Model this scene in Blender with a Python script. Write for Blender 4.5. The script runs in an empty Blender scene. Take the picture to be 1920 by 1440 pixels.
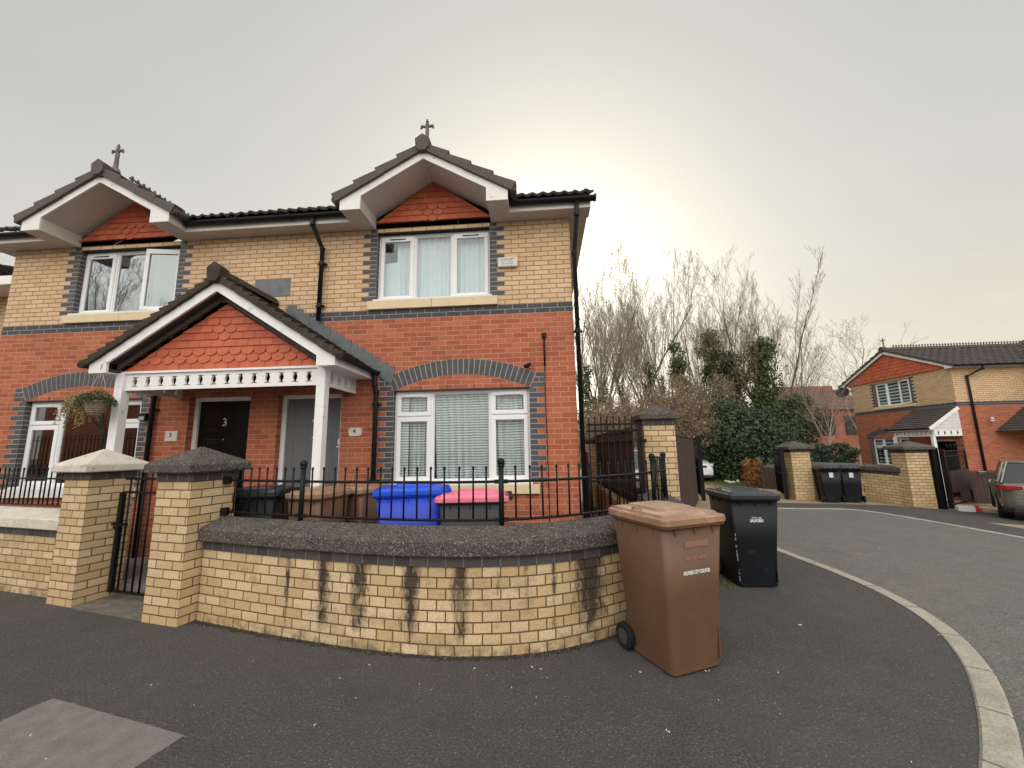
import bpy, math, random
from mathutils import Vector, Matrix
random.seed(7)
D=bpy.data; SC=bpy.context.scene; COL=SC.collection
PI=math.pi; R=math.radians
BLX=.225; BH=.075; ZB=3.62          # facade brick module, height of the brick band

# ------------------------------------------------------------------ materials
class NT:
    def __init__(s,tree): s.t=tree; s.n=tree.nodes; s.l=tree.links
    def N(s,typ,ins=None,**kw):
        n=s.n.new(typ)
        for k,v in kw.items(): setattr(n,k,v)
        for k,v in (ins or {}).items():
            if isinstance(v,bpy.types.NodeSocket): s.l.new(v,n.inputs[k])
            elif isinstance(v,bpy.types.Node): s.l.new(v.outputs[0],n.inputs[k])
            else: n.inputs[k].default_value=v
        return n
    def ramp(s,fac,stops,interp='LINEAR'):
        n=s.n.new('ShaderNodeValToRGB'); s.l.new(fac,n.inputs[0]); e=n.color_ramp; e.interpolation=interp
        while len(e.elements)<len(stops): e.elements.new(0.5)
        for el,(p,c) in zip(e.elements,stops):
            el.position=p; el.color=(c if hasattr(c,'__len__') else (c,c,c))+((1,) if (hasattr(c,'__len__') and len(c)==3) else (() if hasattr(c,'__len__') else (1,)))
        return n.outputs[0]
    def mix(s,f,a,b,bt='MIX'):
        n=s.n.new('ShaderNodeMix'); n.data_type='RGBA'; n.blend_type=bt
        for i,v in ((0,f),(6,a),(7,b)):
            if isinstance(v,bpy.types.NodeSocket): s.l.new(v,n.inputs[i])
            else: n.inputs[i].default_value=v if (i==0 or len(v)==4) else tuple(v)+(1,)
        return n.outputs[2]
    def math(s,op,a,b=0.,clamp=False):
        n=s.n.new('ShaderNodeMath'); n.operation=op; n.use_clamp=clamp
        for i,v in ((0,a),(1,b)):
            if isinstance(v,bpy.types.NodeSocket): s.l.new(v,n.inputs[i])
            else: n.inputs[i].default_value=v
        return n.outputs[0]
def c4(c): return tuple(c)+(1,) if len(c)==3 else c
MATS={}
def newmat(name):
    m=D.materials.new(name); m.use_nodes=True; t=NT(m.node_tree); b=m.node_tree.nodes['Principled BSDF']; MATS[name]=m
    return m,t,b
def noise(t,vec,scale,detail=3,rough=.6,dist=0):
    n=t.N('ShaderNodeTexNoise',{'Scale':scale,'Detail':detail,'Roughness':rough,'Distortion':dist})
    if vec is not None: t.l.new(vec,n.inputs['Vector'])
    return n.outputs[0]
def plain(name,col,rough=.6,var=.12,scale=6,metal=0,spec=.5,bump=0.,bscale=60,coat=0,dirt=None):
    m,t,b=newmat(name)
    co=t.N('ShaderNodeTexCoord').outputs['Object']
    f=noise(t,co,scale,4)
    lo=tuple(x*(1-var) for x in col); hi=tuple(min(1,x*(1+var)) for x in col)
    c=t.mix(t.ramp(f,[(.3,0.),(.7,1.)]),lo,hi)
    if dirt:
        f2=noise(t,co,dirt[1],6,.7); c=t.mix(t.ramp(f2,[(dirt[2],0.),(dirt[3],1.)]),c,dirt[0])
    t.l.new(c,b.inputs['Base Color']); b.inputs['Roughness'].default_value=rough; b.inputs['Metallic'].default_value=metal
    b.inputs['Specular IOR Level'].default_value=spec; b.inputs['Coat Weight'].default_value=coat
    if bump:
        bn=t.N('ShaderNodeBump',{'Strength':bump,'Distance':.01,'Height':noise(t,co,bscale,3)}); t.l.new(bn.outputs[0],b.inputs['Normal'])
    return m
def brick(name,c1,c2,mort,L=BLX,H=BH,ms=.011,c3=None,speck=0,stain=None,rough=.85,off=.5,soil=.25):
    m,t,b=newmat(name)
    uv=t.N('ShaderNodeTexCoord').outputs['UV']
    wob=t.N('ShaderNodeTexNoise',{'Vector':uv,'Scale':9.,'Detail':2.})
    wv=t.N('ShaderNodeVectorMath',{0:wob.outputs[1],1:(.5,.5,.5)},operation='SUBTRACT')
    wv=t.N('ShaderNodeVectorMath',{0:wv.outputs[0],'Scale':.006},operation='SCALE')
    uvw=t.N('ShaderNodeVectorMath',{0:uv,1:wv.outputs[0]},operation='ADD').outputs[0]
    br=t.N('ShaderNodeTexBrick',{'Vector':uvw,'Color1':c4(c1),'Color2':c4(c2),'Mortar':c4(mort),'Scale':1.,'Mortar Size':ms/2,'Mortar Smooth':.25,'Bias':0.,'Brick Width':L,'Row Height':H})
    br.offset=off; br.offset_frequency=2
    # a second random choice per brick through white noise on the brick index
    sx=t.N('ShaderNodeSeparateXYZ',{0:uv})
    row=t.math('FLOOR',t.math('DIVIDE',sx.outputs[1],H))
    odd=t.math('MULTIPLY',t.math('SUBTRACT',1.,t.math('ABSOLUTE',t.math('MODULO',row,2.))),L*off)
    col=t.math('FLOOR',t.math('DIVIDE',t.math('ADD',sx.outputs[0],odd),L))
    wn=t.N('ShaderNodeTexWhiteNoise',{'Vector':t.N('ShaderNodeCombineXYZ',{0:col,1:row}).outputs[0]},noise_dimensions='2D').outputs[0]
    c=t.mix(t.ramp(wn,[(.0,0.),(.82,0.),(.9,1.)]),br.outputs[0],c3 or tuple(x*.7 for x in c1))
    c=t.mix(br.outputs[1],c,mort)
    n1=noise(t,uv,1.1,4); n2=noise(t,uv,55,3,.7)
    c=t.mix(t.math('MULTIPLY',t.ramp(n1,[(.45,0.),(.75,1.)]),soil),c,(.12,.09,.07))
    c=t.mix(t.ramp(n2,[(.25,.45),(.6,0.)]),c,tuple(x*.55 for x in c1))
    if speck:
        vo=t.N('ShaderNodeTexVoronoi',{'Vector':uv,'Scale':62.}).outputs[0]
        c=t.mix(t.math('MULTIPLY',t.ramp(vo,[(.0,1.),(.24,0.)]),speck),c,(.10,.065,.03))
    if stain: c=stain(t,uv,c)
    t.l.new(c,b.inputs['Base Color']); b.inputs['Roughness'].default_value=rough; b.inputs['Specular IOR Level'].default_value=.25
    hgt=t.math('ADD',t.math('MULTIPLY',br.outputs[1],-1.),t.math('MULTIPLY',n2,.5))
    bn=t.N('ShaderNodeBump',{'Strength':.8,'Distance':.008,'Height':hgt}); t.l.new(bn.outputs[0],b.inputs['Normal'])
    return m
RED1,RED2,RED3=(.40,.125,.075),(.47,.165,.10),(.36,.10,.058)
brick('red_brick',(.385,.105,.055),(.50,.160,.085),(.58,.34,.23),c3=RED3)
brick('yellow_brick',(.66,.45,.27),(.74,.52,.335),(.27,.16,.08),c3=(.62,.42,.25),ms=.013,soil=.08)
brick('slate_brick',(.055,.055,.060),(.075,.073,.076),(.36,.34,.34),c3=(.07,.065,.07),rough=.6,soil=.0)
def stains(t,uv,c):
    # run-off stains under the coping joints: marks with places of their own along the wall
    sx=t.N('ShaderNodeSeparateXYZ',{0:uv}); u=t.math('DIVIDE',sx.outputs[0],8.)
    pos=[(1.15,.05,.85),(1.55,.13,1.),(1.92,.17,.9),(2.40,.14,1.),(2.82,.12,.95),(3.12,.04,.5),(3.36,.05,.6),(3.60,.05,.7),(3.95,.26,1.15)]
    st=[(0.,0.)]
    for p,w,a in pos: st+=[((p-w)/8,0.),(p/8,a),((p+w)/8,0.)]
    st=sorted(st)[:31]
    prof=t.ramp(u,st)
    uvs=t.N('ShaderNodeMapping',{'Vector':uv,'Scale':(7.,3.,1.)}).outputs[0]
    nz=noise(t,uvs,2.2,6,.75,.4)
    vfade=t.ramp(t.math('DIVIDE',sx.outputs[1],.8),[(.0,.1),(.25,.8),(.7,1.05)])
    f=t.ramp(t.math('ADD',t.math('MULTIPLY',t.math('MULTIPLY',prof,vfade),1.05),t.math('MULTIPLY',t.math('SUBTRACT',nz,.5),1.9)),[(.34,0.),(.86,1.)])
    f=t.math('MULTIPLY',f,t.math('GREATER_THAN',prof,.02))
    c=t.mix(t.math('MULTIPLY',f,.93),c,(.030,.023,.018))
    low=t.math('MULTIPLY',t.ramp(sx.outputs[1],[(.0,1.),(.13,0.)]),t.ramp(noise(t,uv,9,5,.7),[(.42,0.),(.6,1.)]))
    c=t.mix(t.math('MULTIPLY',low,.75),c,(.06,.055,.03))
    spl=t.ramp(noise(t,uv,3.1,6,.75),[(.52,0.),(.68,1.)])
    return t.mix(t.math('MULTIPLY',spl,.45),c,(.11,.085,.05))
GW=dict(ms=.012,speck=1.,off=.5,soil=.22)
GY1,GY2,GYM=(.55,.39,.205),(.74,.57,.36),(.12,.07,.035)
brick('wall_brick',GY1,GY2,GYM,c3=(.56,.40,.22),L=.205,H=.0845,stain=stains,**GW)
brick('wall_brick_short',GY1,GY2,GYM,c3=(.56,.40,.22),L=.150,H=.0845,stain=stains,**GW)
brick('pillar_brick',GY1,GY2,GYM,c3=(.57,.41,.23),L=.225,H=.0845,**GW)
brick('pale_wall_brick',(.56,.45,.28),(.64,.52,.34),(.2,.14,.08),L=.205,H=.0845,**GW)
brick('wall_slate',(.07,.063,.062),(.095,.085,.082),(.19,.17,.15),L=.15,H=.0845,c3=(.06,.05,.05),off=0.,rough=.7,soil=0)
brick('far_red_brick',(.34,.115,.07),(.40,.14,.085),(.42,.26,.19),soil=.1)
plain('white_upvc',(.80,.80,.81),.35,.02,2)
plain('white_paint',(.80,.79,.78),.5,.05,5,dirt=((.45,.42,.38),7,.62,.72))
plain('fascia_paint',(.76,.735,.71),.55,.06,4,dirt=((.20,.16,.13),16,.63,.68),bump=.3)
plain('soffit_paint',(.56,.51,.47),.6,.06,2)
plain('brown_trim',(.05,.036,.028),.7,.2,8)
plain('mortar_light',(.40,.37,.36),.9)
plain('mortar_brown',(.22,.15,.09),.9)
plain('slate_block',(.062,.060,.063),.6,.28,7,bump=.3)
plain('cream_sill',(.68,.54,.34),.7,.06,4,bump=.3,dirt=((.2,.2,.1),9,.66,.74))
plain('white_sill',(.72,.72,.70),.6,.05,4)
plain('black_plastic',(.009,.0095,.011),.4,.15,5)
plain('gutter_plastic',(.011,.010,.011),.45,.2,8)
plain('black_iron',(.006,.006,.0065),.42,.2,12,spec=.3,bump=.4,bscale=90)
plain('green_iron',(.006,.012,.009),.45,.3,9,spec=.3,bump=.4)
plain('lead',(.115,.125,.135),.5,.22,9,metal=.1,bump=.3)
plain('door_black',(.004,.004,.004),.22,.1,4)
plain('door_grey',(.125,.13,.14),.4,.04,3)
plain('brass',(.45,.33,.12),.35,.1,8,metal=1)
plain('steel',(.55,.55,.55),.3,.1,8,metal=1)
plain('stone_dark',(.062,.052,.046),.9,.4,9,bump=1.,bscale=80,dirt=((.36,.33,.29),75,.54,.64))
plain('stone_pale',(.60,.55,.46),.9,.12,7,bump=.7,bscale=40,dirt=((.14,.12,.10),11,.58,.70))
plain('stone_finial',(.16,.145,.13),.9,.3,14,bump=.6)
plain('fence_wood',(.052,.030,.022),.8,.3,7,bump=.5,bscale=30)
plain('wicker',(.26,.20,.15),.8,.4,30,bump=.8,bscale=60)
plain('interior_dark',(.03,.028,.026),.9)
plain('interior_wall',(.30,.28,.26),.9)
plain('bin_black',(.008,.0095,.0125),.42,.15,3,bump=.12,bscale=120,dirt=((.06,.055,.05),5,.60,.80))
plain('bin_lid_black',(.02,.024,.032),.30,.2,5,dirt=((.10,.10,.10),6,.58,.78))
plain('bin_brown',(.125,.062,.034),.5,.12,3,bump=.15,bscale=120,dirt=((.19,.105,.065),5,.6,.8))
plain('bin_lid_brown',(.29,.17,.105),.36,.12,4,bump=.1,bscale=90,dirt=((.50,.30,.2),6,.5,.75))
plain('bin_blue',(.003,.04,.52),.4,.10,3,bump=.1,bscale=120)
plain('bin_lid_blue',(.006,.075,.62),.4,.12,5)
plain('bin_pink',(.85,.19,.29),.45,.08,4)
plain('bin_black_dusty',(.015,.016,.017),.5,.15,4)
plain('rubber',(.015,.015,.015),.75,.1,9)
plain('hub_grey',(.055,.055,.055),.5,.1,9)
plain('text_white',(.75,.75,.76),.6,.02)
plain('text_pink',(.42,.22,.17),.6,.02)
plain('text_faint',(.27,.135,.085),.6,.02)
plain('text_black',(.02,.02,.02),.6,.02)
plain('text_grey',(.22,.22,.24),.6,.02)
plain('plaque',(.62,.58,.50),.5,.08,9)
plain('alarm_cream',(.66,.62,.47),.5,.06,8,dirt=((.35,.30,.15),14,.62,.7))
plain('bark',(.17,.14,.10),.9,.35,5,bump=.5,bscale=20)
plain('bark_pale',(.36,.28,.23),.85,.25,5,bump=.4,bscale=20)
plain('twig',(.27,.215,.155),.9,.25,1)
plain('twig_pale',(.30,.235,.185),.85,.2,1)
plain('concrete_slab',(.185,.172,.158),.9,.16,9,bump=.6,bscale=90,dirt=((.30,.28,.26),60,.60,.72))
plain('threshold_stone',(.15,.125,.10),.9,.25,9,bump=.6,bscale=50,dirt=((.30,.27,.22),17,.6,.7))
plain('car_grey',(.20,.19,.165),.3,.04,2,metal=.55,coat=.6)
plain('car_silver',(.42,.42,.43),.3,.03,2,metal=.5,coat=.5)
plain('car_white',(.72,.73,.74),.3,.02,2,coat=.6)
plain('car_dark_trim',(.015,.015,.016),.5,.1,5)
plain('car_glass',(.012,.016,.018),.06,.05,2,spec=.8)
plain('car_glass_green',(.03,.11,.085),.08,.05,2,spec=.8)
plain('tail_red',(.30,.010,.018),.18,.1,20,coat=.6)
plain('lamp_clear',(.5,.52,.55),.12,.1,12,metal=.3)
plain('plate_yellow',(.80,.42,.03),.4,.03)
plain('red_paint',(.5,.05,.035),.5,.05)
plain('litter',(.62,.60,.55),.8,.1)
plain('plaster_white',(.66,.66,.66),.5,.04)

def foliage(name,cols,trans=.25,rough=.6):
    m,t,b=newmat(name)
    co=t.N('ShaderNodeTexCoord').outputs['Object']; uv=t.N('ShaderNodeTexCoord').outputs['UV']
    wn=t.N('ShaderNodeTexWhiteNoise',{'Vector':uv},noise_dimensions='2D').outputs[0]
    k=len(cols); c=t.ramp(wn,[(i/max(1,k-1),cc) for i,cc in enumerate(cols)])
    t.l.new(c,b.inputs['Base Color']); b.inputs['Roughness'].default_value=rough
    tr=t.N('ShaderNodeBsdfTranslucent',{'Color':c}); mx=t.N('ShaderNodeMixShader',{0:trans,1:b.outputs[0],2:tr.outputs[0]})
    t.l.new(mx.outputs[0],t.n['Material Output'].inputs[0]); return m
foliage('ivy_leaf',[(.045,.062,.017),(.075,.10,.026),(.12,.145,.04),(.03,.042,.013)])
foliage('laurel_leaf',[(.015,.030,.013),(.03,.055,.022),(.055,.085,.04),(.09,.12,.06)],.12,.65)
foliage('green_leaf',[(.03,.05,.015),(.055,.085,.025),(.09,.125,.04)])
foliage('bud_leaf',[(.34,.38,.12),(.28,.31,.10),(.42,.44,.17)],.4)
foliage('brown_leaf',[(.24,.165,.10),(.33,.24,.145),(.40,.30,.19),(.17,.12,.07)],.3)
foliage('beech_leaf',[(.34,.14,.045),(.42,.19,.07),(.24,.10,.035)],.3)
foliage('basket_green',[(.03,.06,.015),(.06,.10,.03),(.02,.035,.012)])
foliage('basket_dry',[(.35,.27,.10),(.45,.35,.17),(.22,.13,.06),(.30,.30,.09)])
foliage('grass_blade',[(.09,.14,.03),(.13,.18,.04),(.17,.20,.06)])

def tarmac(name,col,speck,sp_amt,big,scl=130):
    m,t,b=newmat(name)
    co=t.N('ShaderNodeTexCoord').outputs['Object']
    n1=noise(t,co,scl,3,.75); n2=noise(t,co,.8,6,.65); n3=noise(t,co,4,5,.7)
    vo=t.N('ShaderNodeTexVoronoi',{'Vector':co,'Scale':70.,'Randomness':1.})
    c=t.mix(t.ramp(n1,[(.3,0.),(.7,1.)]),tuple(x*.30 for x in col),tuple(x*1.75 for x in col))
    agg=t.math('MULTIPLY',t.ramp(vo.outputs[0],[(.12,1.),(.35,0.)]),t.ramp(t.N('ShaderNodeSeparateColor',{0:vo.outputs[1]}).outputs[0],[(1-sp_amt,0.),(1-sp_amt+.08,1.)]))
    c=t.mix(t.math('MULTIPLY',agg,.7),c,speck)
    c=t.mix(t.math('MULTIPLY',t.ramp(n2,[(.35,0.),(.7,1.)]),.5),c,big)
    c=t.mix(t.math('MULTIPLY',t.ramp(n3,[(.35,0.),(.7,1.)]),.42),c,tuple(x*.6 for x in col))
    t.l.new(c,b.inputs['Base Color']); b.inputs['Roughness'].default_value=.85; b.inputs['Specular IOR Level'].default_value=.3
    wv=t.N('ShaderNodeVectorMath',{0:co,1:t.N('ShaderNodeTexNoise',{'Vector':co,'Scale':1.6,'Detail':5.}).outputs[1]},operation='ADD').outputs[0]
    cr=t.N('ShaderNodeTexVoronoi',{'Vector':wv,'Scale':.42},feature='DISTANCE_TO_EDGE').outputs[0]
    c=t.mix(t.math('MULTIPLY',t.ramp(cr,[(.0,1.),(.006,0.)]),t.ramp(noise(t,co,.7,2),[(.5,0.),(.6,.75)])),c,tuple(x*.35 for x in col))
    bn=t.N('ShaderNodeBump',{'Strength':.7,'Distance':.006,'Height':t.math('ADD',n1,t.math('MULTIPLY',vo.outputs[0],.7))}); t.l.new(bn.outputs[0],b.inputs['Normal'])
    return m
tarmac('pavement_tarmac',(.072,.068,.067),(.42,.40,.38),.24,(.098,.090,.084),62)
tarmac('road_tarmac',(.140,.136,.127),(.52,.50,.46),.45,(.19,.18,.155),62)
tarmac('gravel',(.34,.27,.18),(.5,.44,.35),.5,(.28,.22,.15),40)
def kerbmat():
    m,t,b=newmat('kerb_stone'); uv=t.N('ShaderNodeTexCoord').outputs['UV']; co=t.N('ShaderNodeTexCoord').outputs['Object']
    br=t.N('ShaderNodeTexBrick',{'Vector':uv,'Color1':(.44,.41,.34,1),'Color2':(.50,.47,.39,1),'Mortar':(.05,.045,.04,1),'Scale':1.,'Mortar Size':.010,'Brick Width':.62,'Row Height':5.}); br.offset=0
    c=t.mix(t.ramp(noise(t,co,70,4,.7),[(.35,0.),(.65,1.)]),br.outputs[0],(.28,.26,.21))
    c=t.mix(t.math('MULTIPLY',t.ramp(noise(t,co,4,4),[(.45,0.),(.7,1.)]),.4),c,(.15,.14,.11))
    t.l.new(c,b.inputs['Base Color']); b.inputs['Roughness'].default_value=.9
    t.l.new(t.N('ShaderNodeBump',{'Strength':.5,'Distance':.005,'Height':noise(t,co,90,3)}).outputs[0],b.inputs['Normal'])
kerbmat()
def tilemat(name,cols,rough=.75,moss=None):
    m,t,b=newmat(name); uv=t.N('ShaderNodeTexCoord').outputs['UV']; co=t.N('ShaderNodeTexCoord').outputs['Object']
    wn=t.N('ShaderNodeTexWhiteNoise',{'Vector':uv},noise_dimensions='2D').outputs[0]
    c=t.ramp(wn,[(i/(len(cols)-1),cc) for i,cc in enumerate(cols)])
    n=noise(t,co,9,5,.7); c=t.mix(t.math('MULTIPLY',t.ramp(n,[(.4,0.),(.75,1.)]),.35),c,tuple(x*.5 for x in cols[0]))
    if moss: c=t.mix(t.ramp(noise(t,co,moss[1],6,.75),[(moss[2],0.),(moss[2]+.1,1.)]),c,moss[0])
    t.l.new(c,b.inputs['Base Color']); b.inputs['Roughness'].default_value=rough
    t.l.new(t.N('ShaderNodeBump',{'Strength':.5,'Distance':.01,'Height':noise(t,co,35,4,.7)}).outputs[0],b.inputs['Normal'])
tilemat('clay_tile',[(.50,.105,.045),(.58,.15,.07),(.53,.125,.055),(.44,.085,.042)],.7)
tilemat('roof_tile',[(.050,.043,.042),(.075,.062,.058),(.06,.05,.048)],.8,((.11,.12,.085),6,.57))
tilemat('verge_tile',[(.085,.068,.062),(.11,.088,.078),(.095,.078,.07)],.85,((.16,.16,.10),10,.60))
tilemat('mossy_tile',[(.035,.026,.020),(.055,.042,.032),(.045,.033,.026)],.95,((.085,.07,.035),13,.55))
tilemat('far_roof_tile',[(.055,.045,.042),(.08,.066,.06),(.065,.055,.052)],.8)
tilemat('brown_roof_tile',[(.15,.085,.06),(.18,.11,.08),(.16,.095,.07)],.8)
def curtain(name,striped):
    m,t,b=newmat(name); uv=t.N('ShaderNodeTexCoord').outputs['UV']; sx=t.N('ShaderNodeSeparateXYZ',{0:uv})
    if striped:
        ph=t.math('FRACT',t.math('MULTIPLY',t.math('ADD',sx.outputs[1],t.math('MULTIPLY',noise(t,uv,3.,2),.03)),26.))
        c=t.mix(t.ramp(ph,[(.0,1.),(.50,1.),(.62,0.),(.92,0.),(1.,1.)]),(.34,.34,.35),(.93,.93,.93))
    else: c=t.mix(noise(t,uv,4,3),(.74,.84,.87),(.88,.92,.94))
    t.l.new(c,b.inputs['Base Color']); b.inputs['Roughness'].default_value=.9
    tr=t.N('ShaderNodeBsdfTranslucent',{'Color':c}); mx=t.N('ShaderNodeMixShader',{0:.12,1:b.outputs[0],2:tr.outputs[0]}); t.l.new(mx.outputs[0],t.n['Material Output'].inputs[0])
curtain('striped_voile',True); curtain('pale_voile',False)
def blindmat():
    m,t,b=newmat('zebra_blind'); sx=t.N('ShaderNodeSeparateXYZ',{0:t.N('ShaderNodeTexCoord').outputs['UV']})
    ph=t.math('FRACT',t.math('MULTIPLY',sx.outputs[1],7.)); t.l.new(t.mix(t.ramp(ph,[(.5,0.),(.55,1.)]),(.06,.065,.07),(.85,.87,.86)),b.inputs['Base Color'])
blindmat()
def glassmat(name,base,tint):
    m,t,b=newmat(name); t.n.remove(b)
    ge=t.N('ShaderNodeNewGeometry'); cs=t.math('ABSOLUTE',t.N('ShaderNodeVectorMath',{0:ge.outputs['Incoming'],1:ge.outputs['Normal']},operation='DOT_PRODUCT').outputs[1])
    f=t.math('ADD',t.math('POWER',t.math('SUBTRACT',1.,cs),5.),base*.55,True)     # both faces of each pane reflect alike
    g=t.N('ShaderNodeBsdfGlossy',{'Roughness':.015,'Color':(.92,.95,.97,1)}); tr=t.N('ShaderNodeBsdfTransparent',{'Color':c4(tint)})
    mx=t.N('ShaderNodeMixShader',{0:f,1:tr.outputs[0],2:g.outputs[0]}); t.l.new(mx.outputs[0],t.n['Material Output'].inputs[0])
glassmat('window_glass',.10,(.90,.93,.93)); glassmat('window_glass_reflective',.34,(.5,.55,.55)); glassmat('window_glass_frosted',.5,(.85,.88,.95))
M=MATS
for k_ in ('black_iron','green_iron','bin_black','black_plastic','gutter_plastic','rubber','door_black'): MATS[k_].node_tree.nodes['Principled BSDF'].inputs['Specular IOR Level'].default_value=.22

# ------------------------------------------------------------------ mesh builder
class MB:
    def __init__(s): s.v=[];s.f=[];s.mi=[];s.uv=[];s.sm=[]
    def face(s,pts,mi=0,uv=None,sm=False):
        b=len(s.v); s.v+= [tuple(p) for p in pts]; s.f.append(tuple(range(b,b+len(pts)))); s.mi.append(mi); s.uv.append(uv); s.sm.append(sm)
    def mesh(s,vs,fs,mi=0,sm=False,uv=None):
        b=len(s.v); s.v+=[tuple(p) for p in vs]
        for f in fs: s.f.append(tuple(b+i for i in f)); s.mi.append(mi); s.uv.append(uv); s.sm.append(sm)
    def box(s,x0,x1,y0,y1,z0,z1,mi=0,uv=None):
        vs=[(x0,y0,z0),(x1,y0,z0),(x1,y1,z0),(x0,y1,z0),(x0,y0,z1),(x1,y0,z1),(x1,y1,z1),(x0,y1,z1)]
        s.mesh(vs,[(0,3,2,1),(4,5,6,7),(0,1,5,4),(1,2,6,5),(2,3,7,6),(3,0,4,7)],mi,uv=uv)
    def obox(s,c,hx,hy,hz,rot=0,mi=0,M4=None):
        mt=M4 if M4 is not None else Matrix.Rotation(rot,3,'Z'); c=Vector(c)
        vs=[c+mt@Vector((a*hx,b*hy,d*hz)) for d in(-1,1) for a,b in((-1,-1),(1,-1),(1,1),(-1,1))]
        s.mesh(vs,[(0,3,2,1),(4,5,6,7),(0,1,5,4),(1,2,6,5),(2,3,7,6),(3,0,4,7)],mi)
    def bar(s,p,q,w,h,mi=0,up=(0,0,1)):
        p,q=Vector(p),Vector(q); d=(q-p); L=d.length
        if L<1e-6: return
        d/=L; u=Vector(up)
        if abs(d.dot(u))>.98: u=Vector((0,1,0))
        r=d.cross(u).normalized(); u=r.cross(d)
        mt=Matrix((r,d,u)).transposed(); s.obox((p+q)/2,w/2,L/2,h/2,M4=mt,mi=mi)
    def tube(s,path,r,n=8,cap=True,mi=0,sm=True,uv=None):
        P=[Vector(p) for p in path]; rs=r if hasattr(r,'__len__') else [r]*len(P)
        b=len(s.v); prev=None
        for i,p in enumerate(P):
            d=(P[min(i+1,len(P)-1)]-P[max(i-1,0)])
            if d.length<1e-9: d=Vector((0,0,1))
            d.normalize()
            if prev is None: u=Vector((0,0,1)) if abs(d.z)<.9 else Vector((1,0,0)); a=d.cross(u).normalized()
            else:
                a=prev-d*prev.dot(d)
                a=a.normalized() if a.length>1e-6 else d.orthogonal().normalized()
            prev=a; c=d.cross(a)
            for k in range(n):
                t=2*PI*k/n; s.v.append(tuple(p+(a*math.cos(t)+c*math.sin(t))*rs[i]))
        for i in range(len(P)-1):
            for k in range(n):
                k2=(k+1)%n; s.f.append((b+i*n+k,b+i*n+k2,b+(i+1)*n+k2,b+(i+1)*n+k)); s.mi.append(mi); s.uv.append(uv); s.sm.append(sm)
        if cap:
            s.f.append(tuple(b+k for k in reversed(range(n)))); s.f.append(tuple(b+(len(P)-1)*n+k for k in range(n)))
            for _ in(0,1): s.mi.append(mi); s.uv.append(uv); s.sm.append(False)
    def lathe(s,prof,c=(0,0,0),n=16,mi=0,sm=True):
        b=len(s.v); c=Vector(c)
        for r,z in prof:
            for k in range(n): t=2*PI*k/n; s.v.append((c.x+r*math.cos(t),c.y+r*math.sin(t),c.z+z))
        for i in range(len(prof)-1):
            for k in range(n):
                k2=(k+1)%n; s.f.append((b+i*n+k,b+i*n+k2,b+(i+1)*n+k2,b+(i+1)*n+k)); s.mi.append(mi); s.uv.append(None); s.sm.append(sm)
    def ball(s,c,r,n=12,mi=0,sz=1):
        s.lathe([(max(.0005,r*math.sin(PI*i/(n//2))),-r*sz*math.cos(PI*i/(n//2))) for i in range(n//2+1)],c,n,mi)
    def loft(s,secs,mi=0,sm=False,cap=True,uv=None):
        n=len(secs[0]); b=len(s.v)
        for sec in secs: s.v+=[tuple(p) for p in sec]
        for i in range(len(secs)-1):
            for k in range(n):
                k2=(k+1)%n; s.f.append((b+i*n+k,b+i*n+k2,b+(i+1)*n+k2,b+(i+1)*n+k)); s.mi.append(mi); s.uv.append(uv); s.sm.append(sm)
        if cap:
            s.f.append(tuple(b+k for k in reversed(range(n)))); s.f.append(tuple(b+(len(secs)-1)*n+k for k in range(n)))
            for _ in(0,1): s.mi.append(mi); s.uv.append(uv); s.sm.append(False)
    def pxz(s,poly,y0,y1,mi=0,uv=None):     # x-z outline pushed along y
        a=[(x,y0,z) for x,z in poly]; c=[(x,y1,z) for x,z in poly]; s.loft([a,c],mi,uv=uv)
    def pyz(s,poly,x0,x1,mi=0): s.loft([[(x0,y,z) for y,z in poly],[(x1,y,z) for y,z in poly]],mi)
    def pxy(s,poly,z0,z1,mi=0): s.loft([[(x,y,z0) for x,y in poly],[(x,y,z1) for x,y in poly]],mi)
    def quad(s,a,b,c,d,mi=0,uv=None): s.face([a,b,c,d],mi,uv)
def wloc(o):
    v=Vector((0,0,0))
    while o is not None: v+=o.location; o=o.parent
    return v
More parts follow.
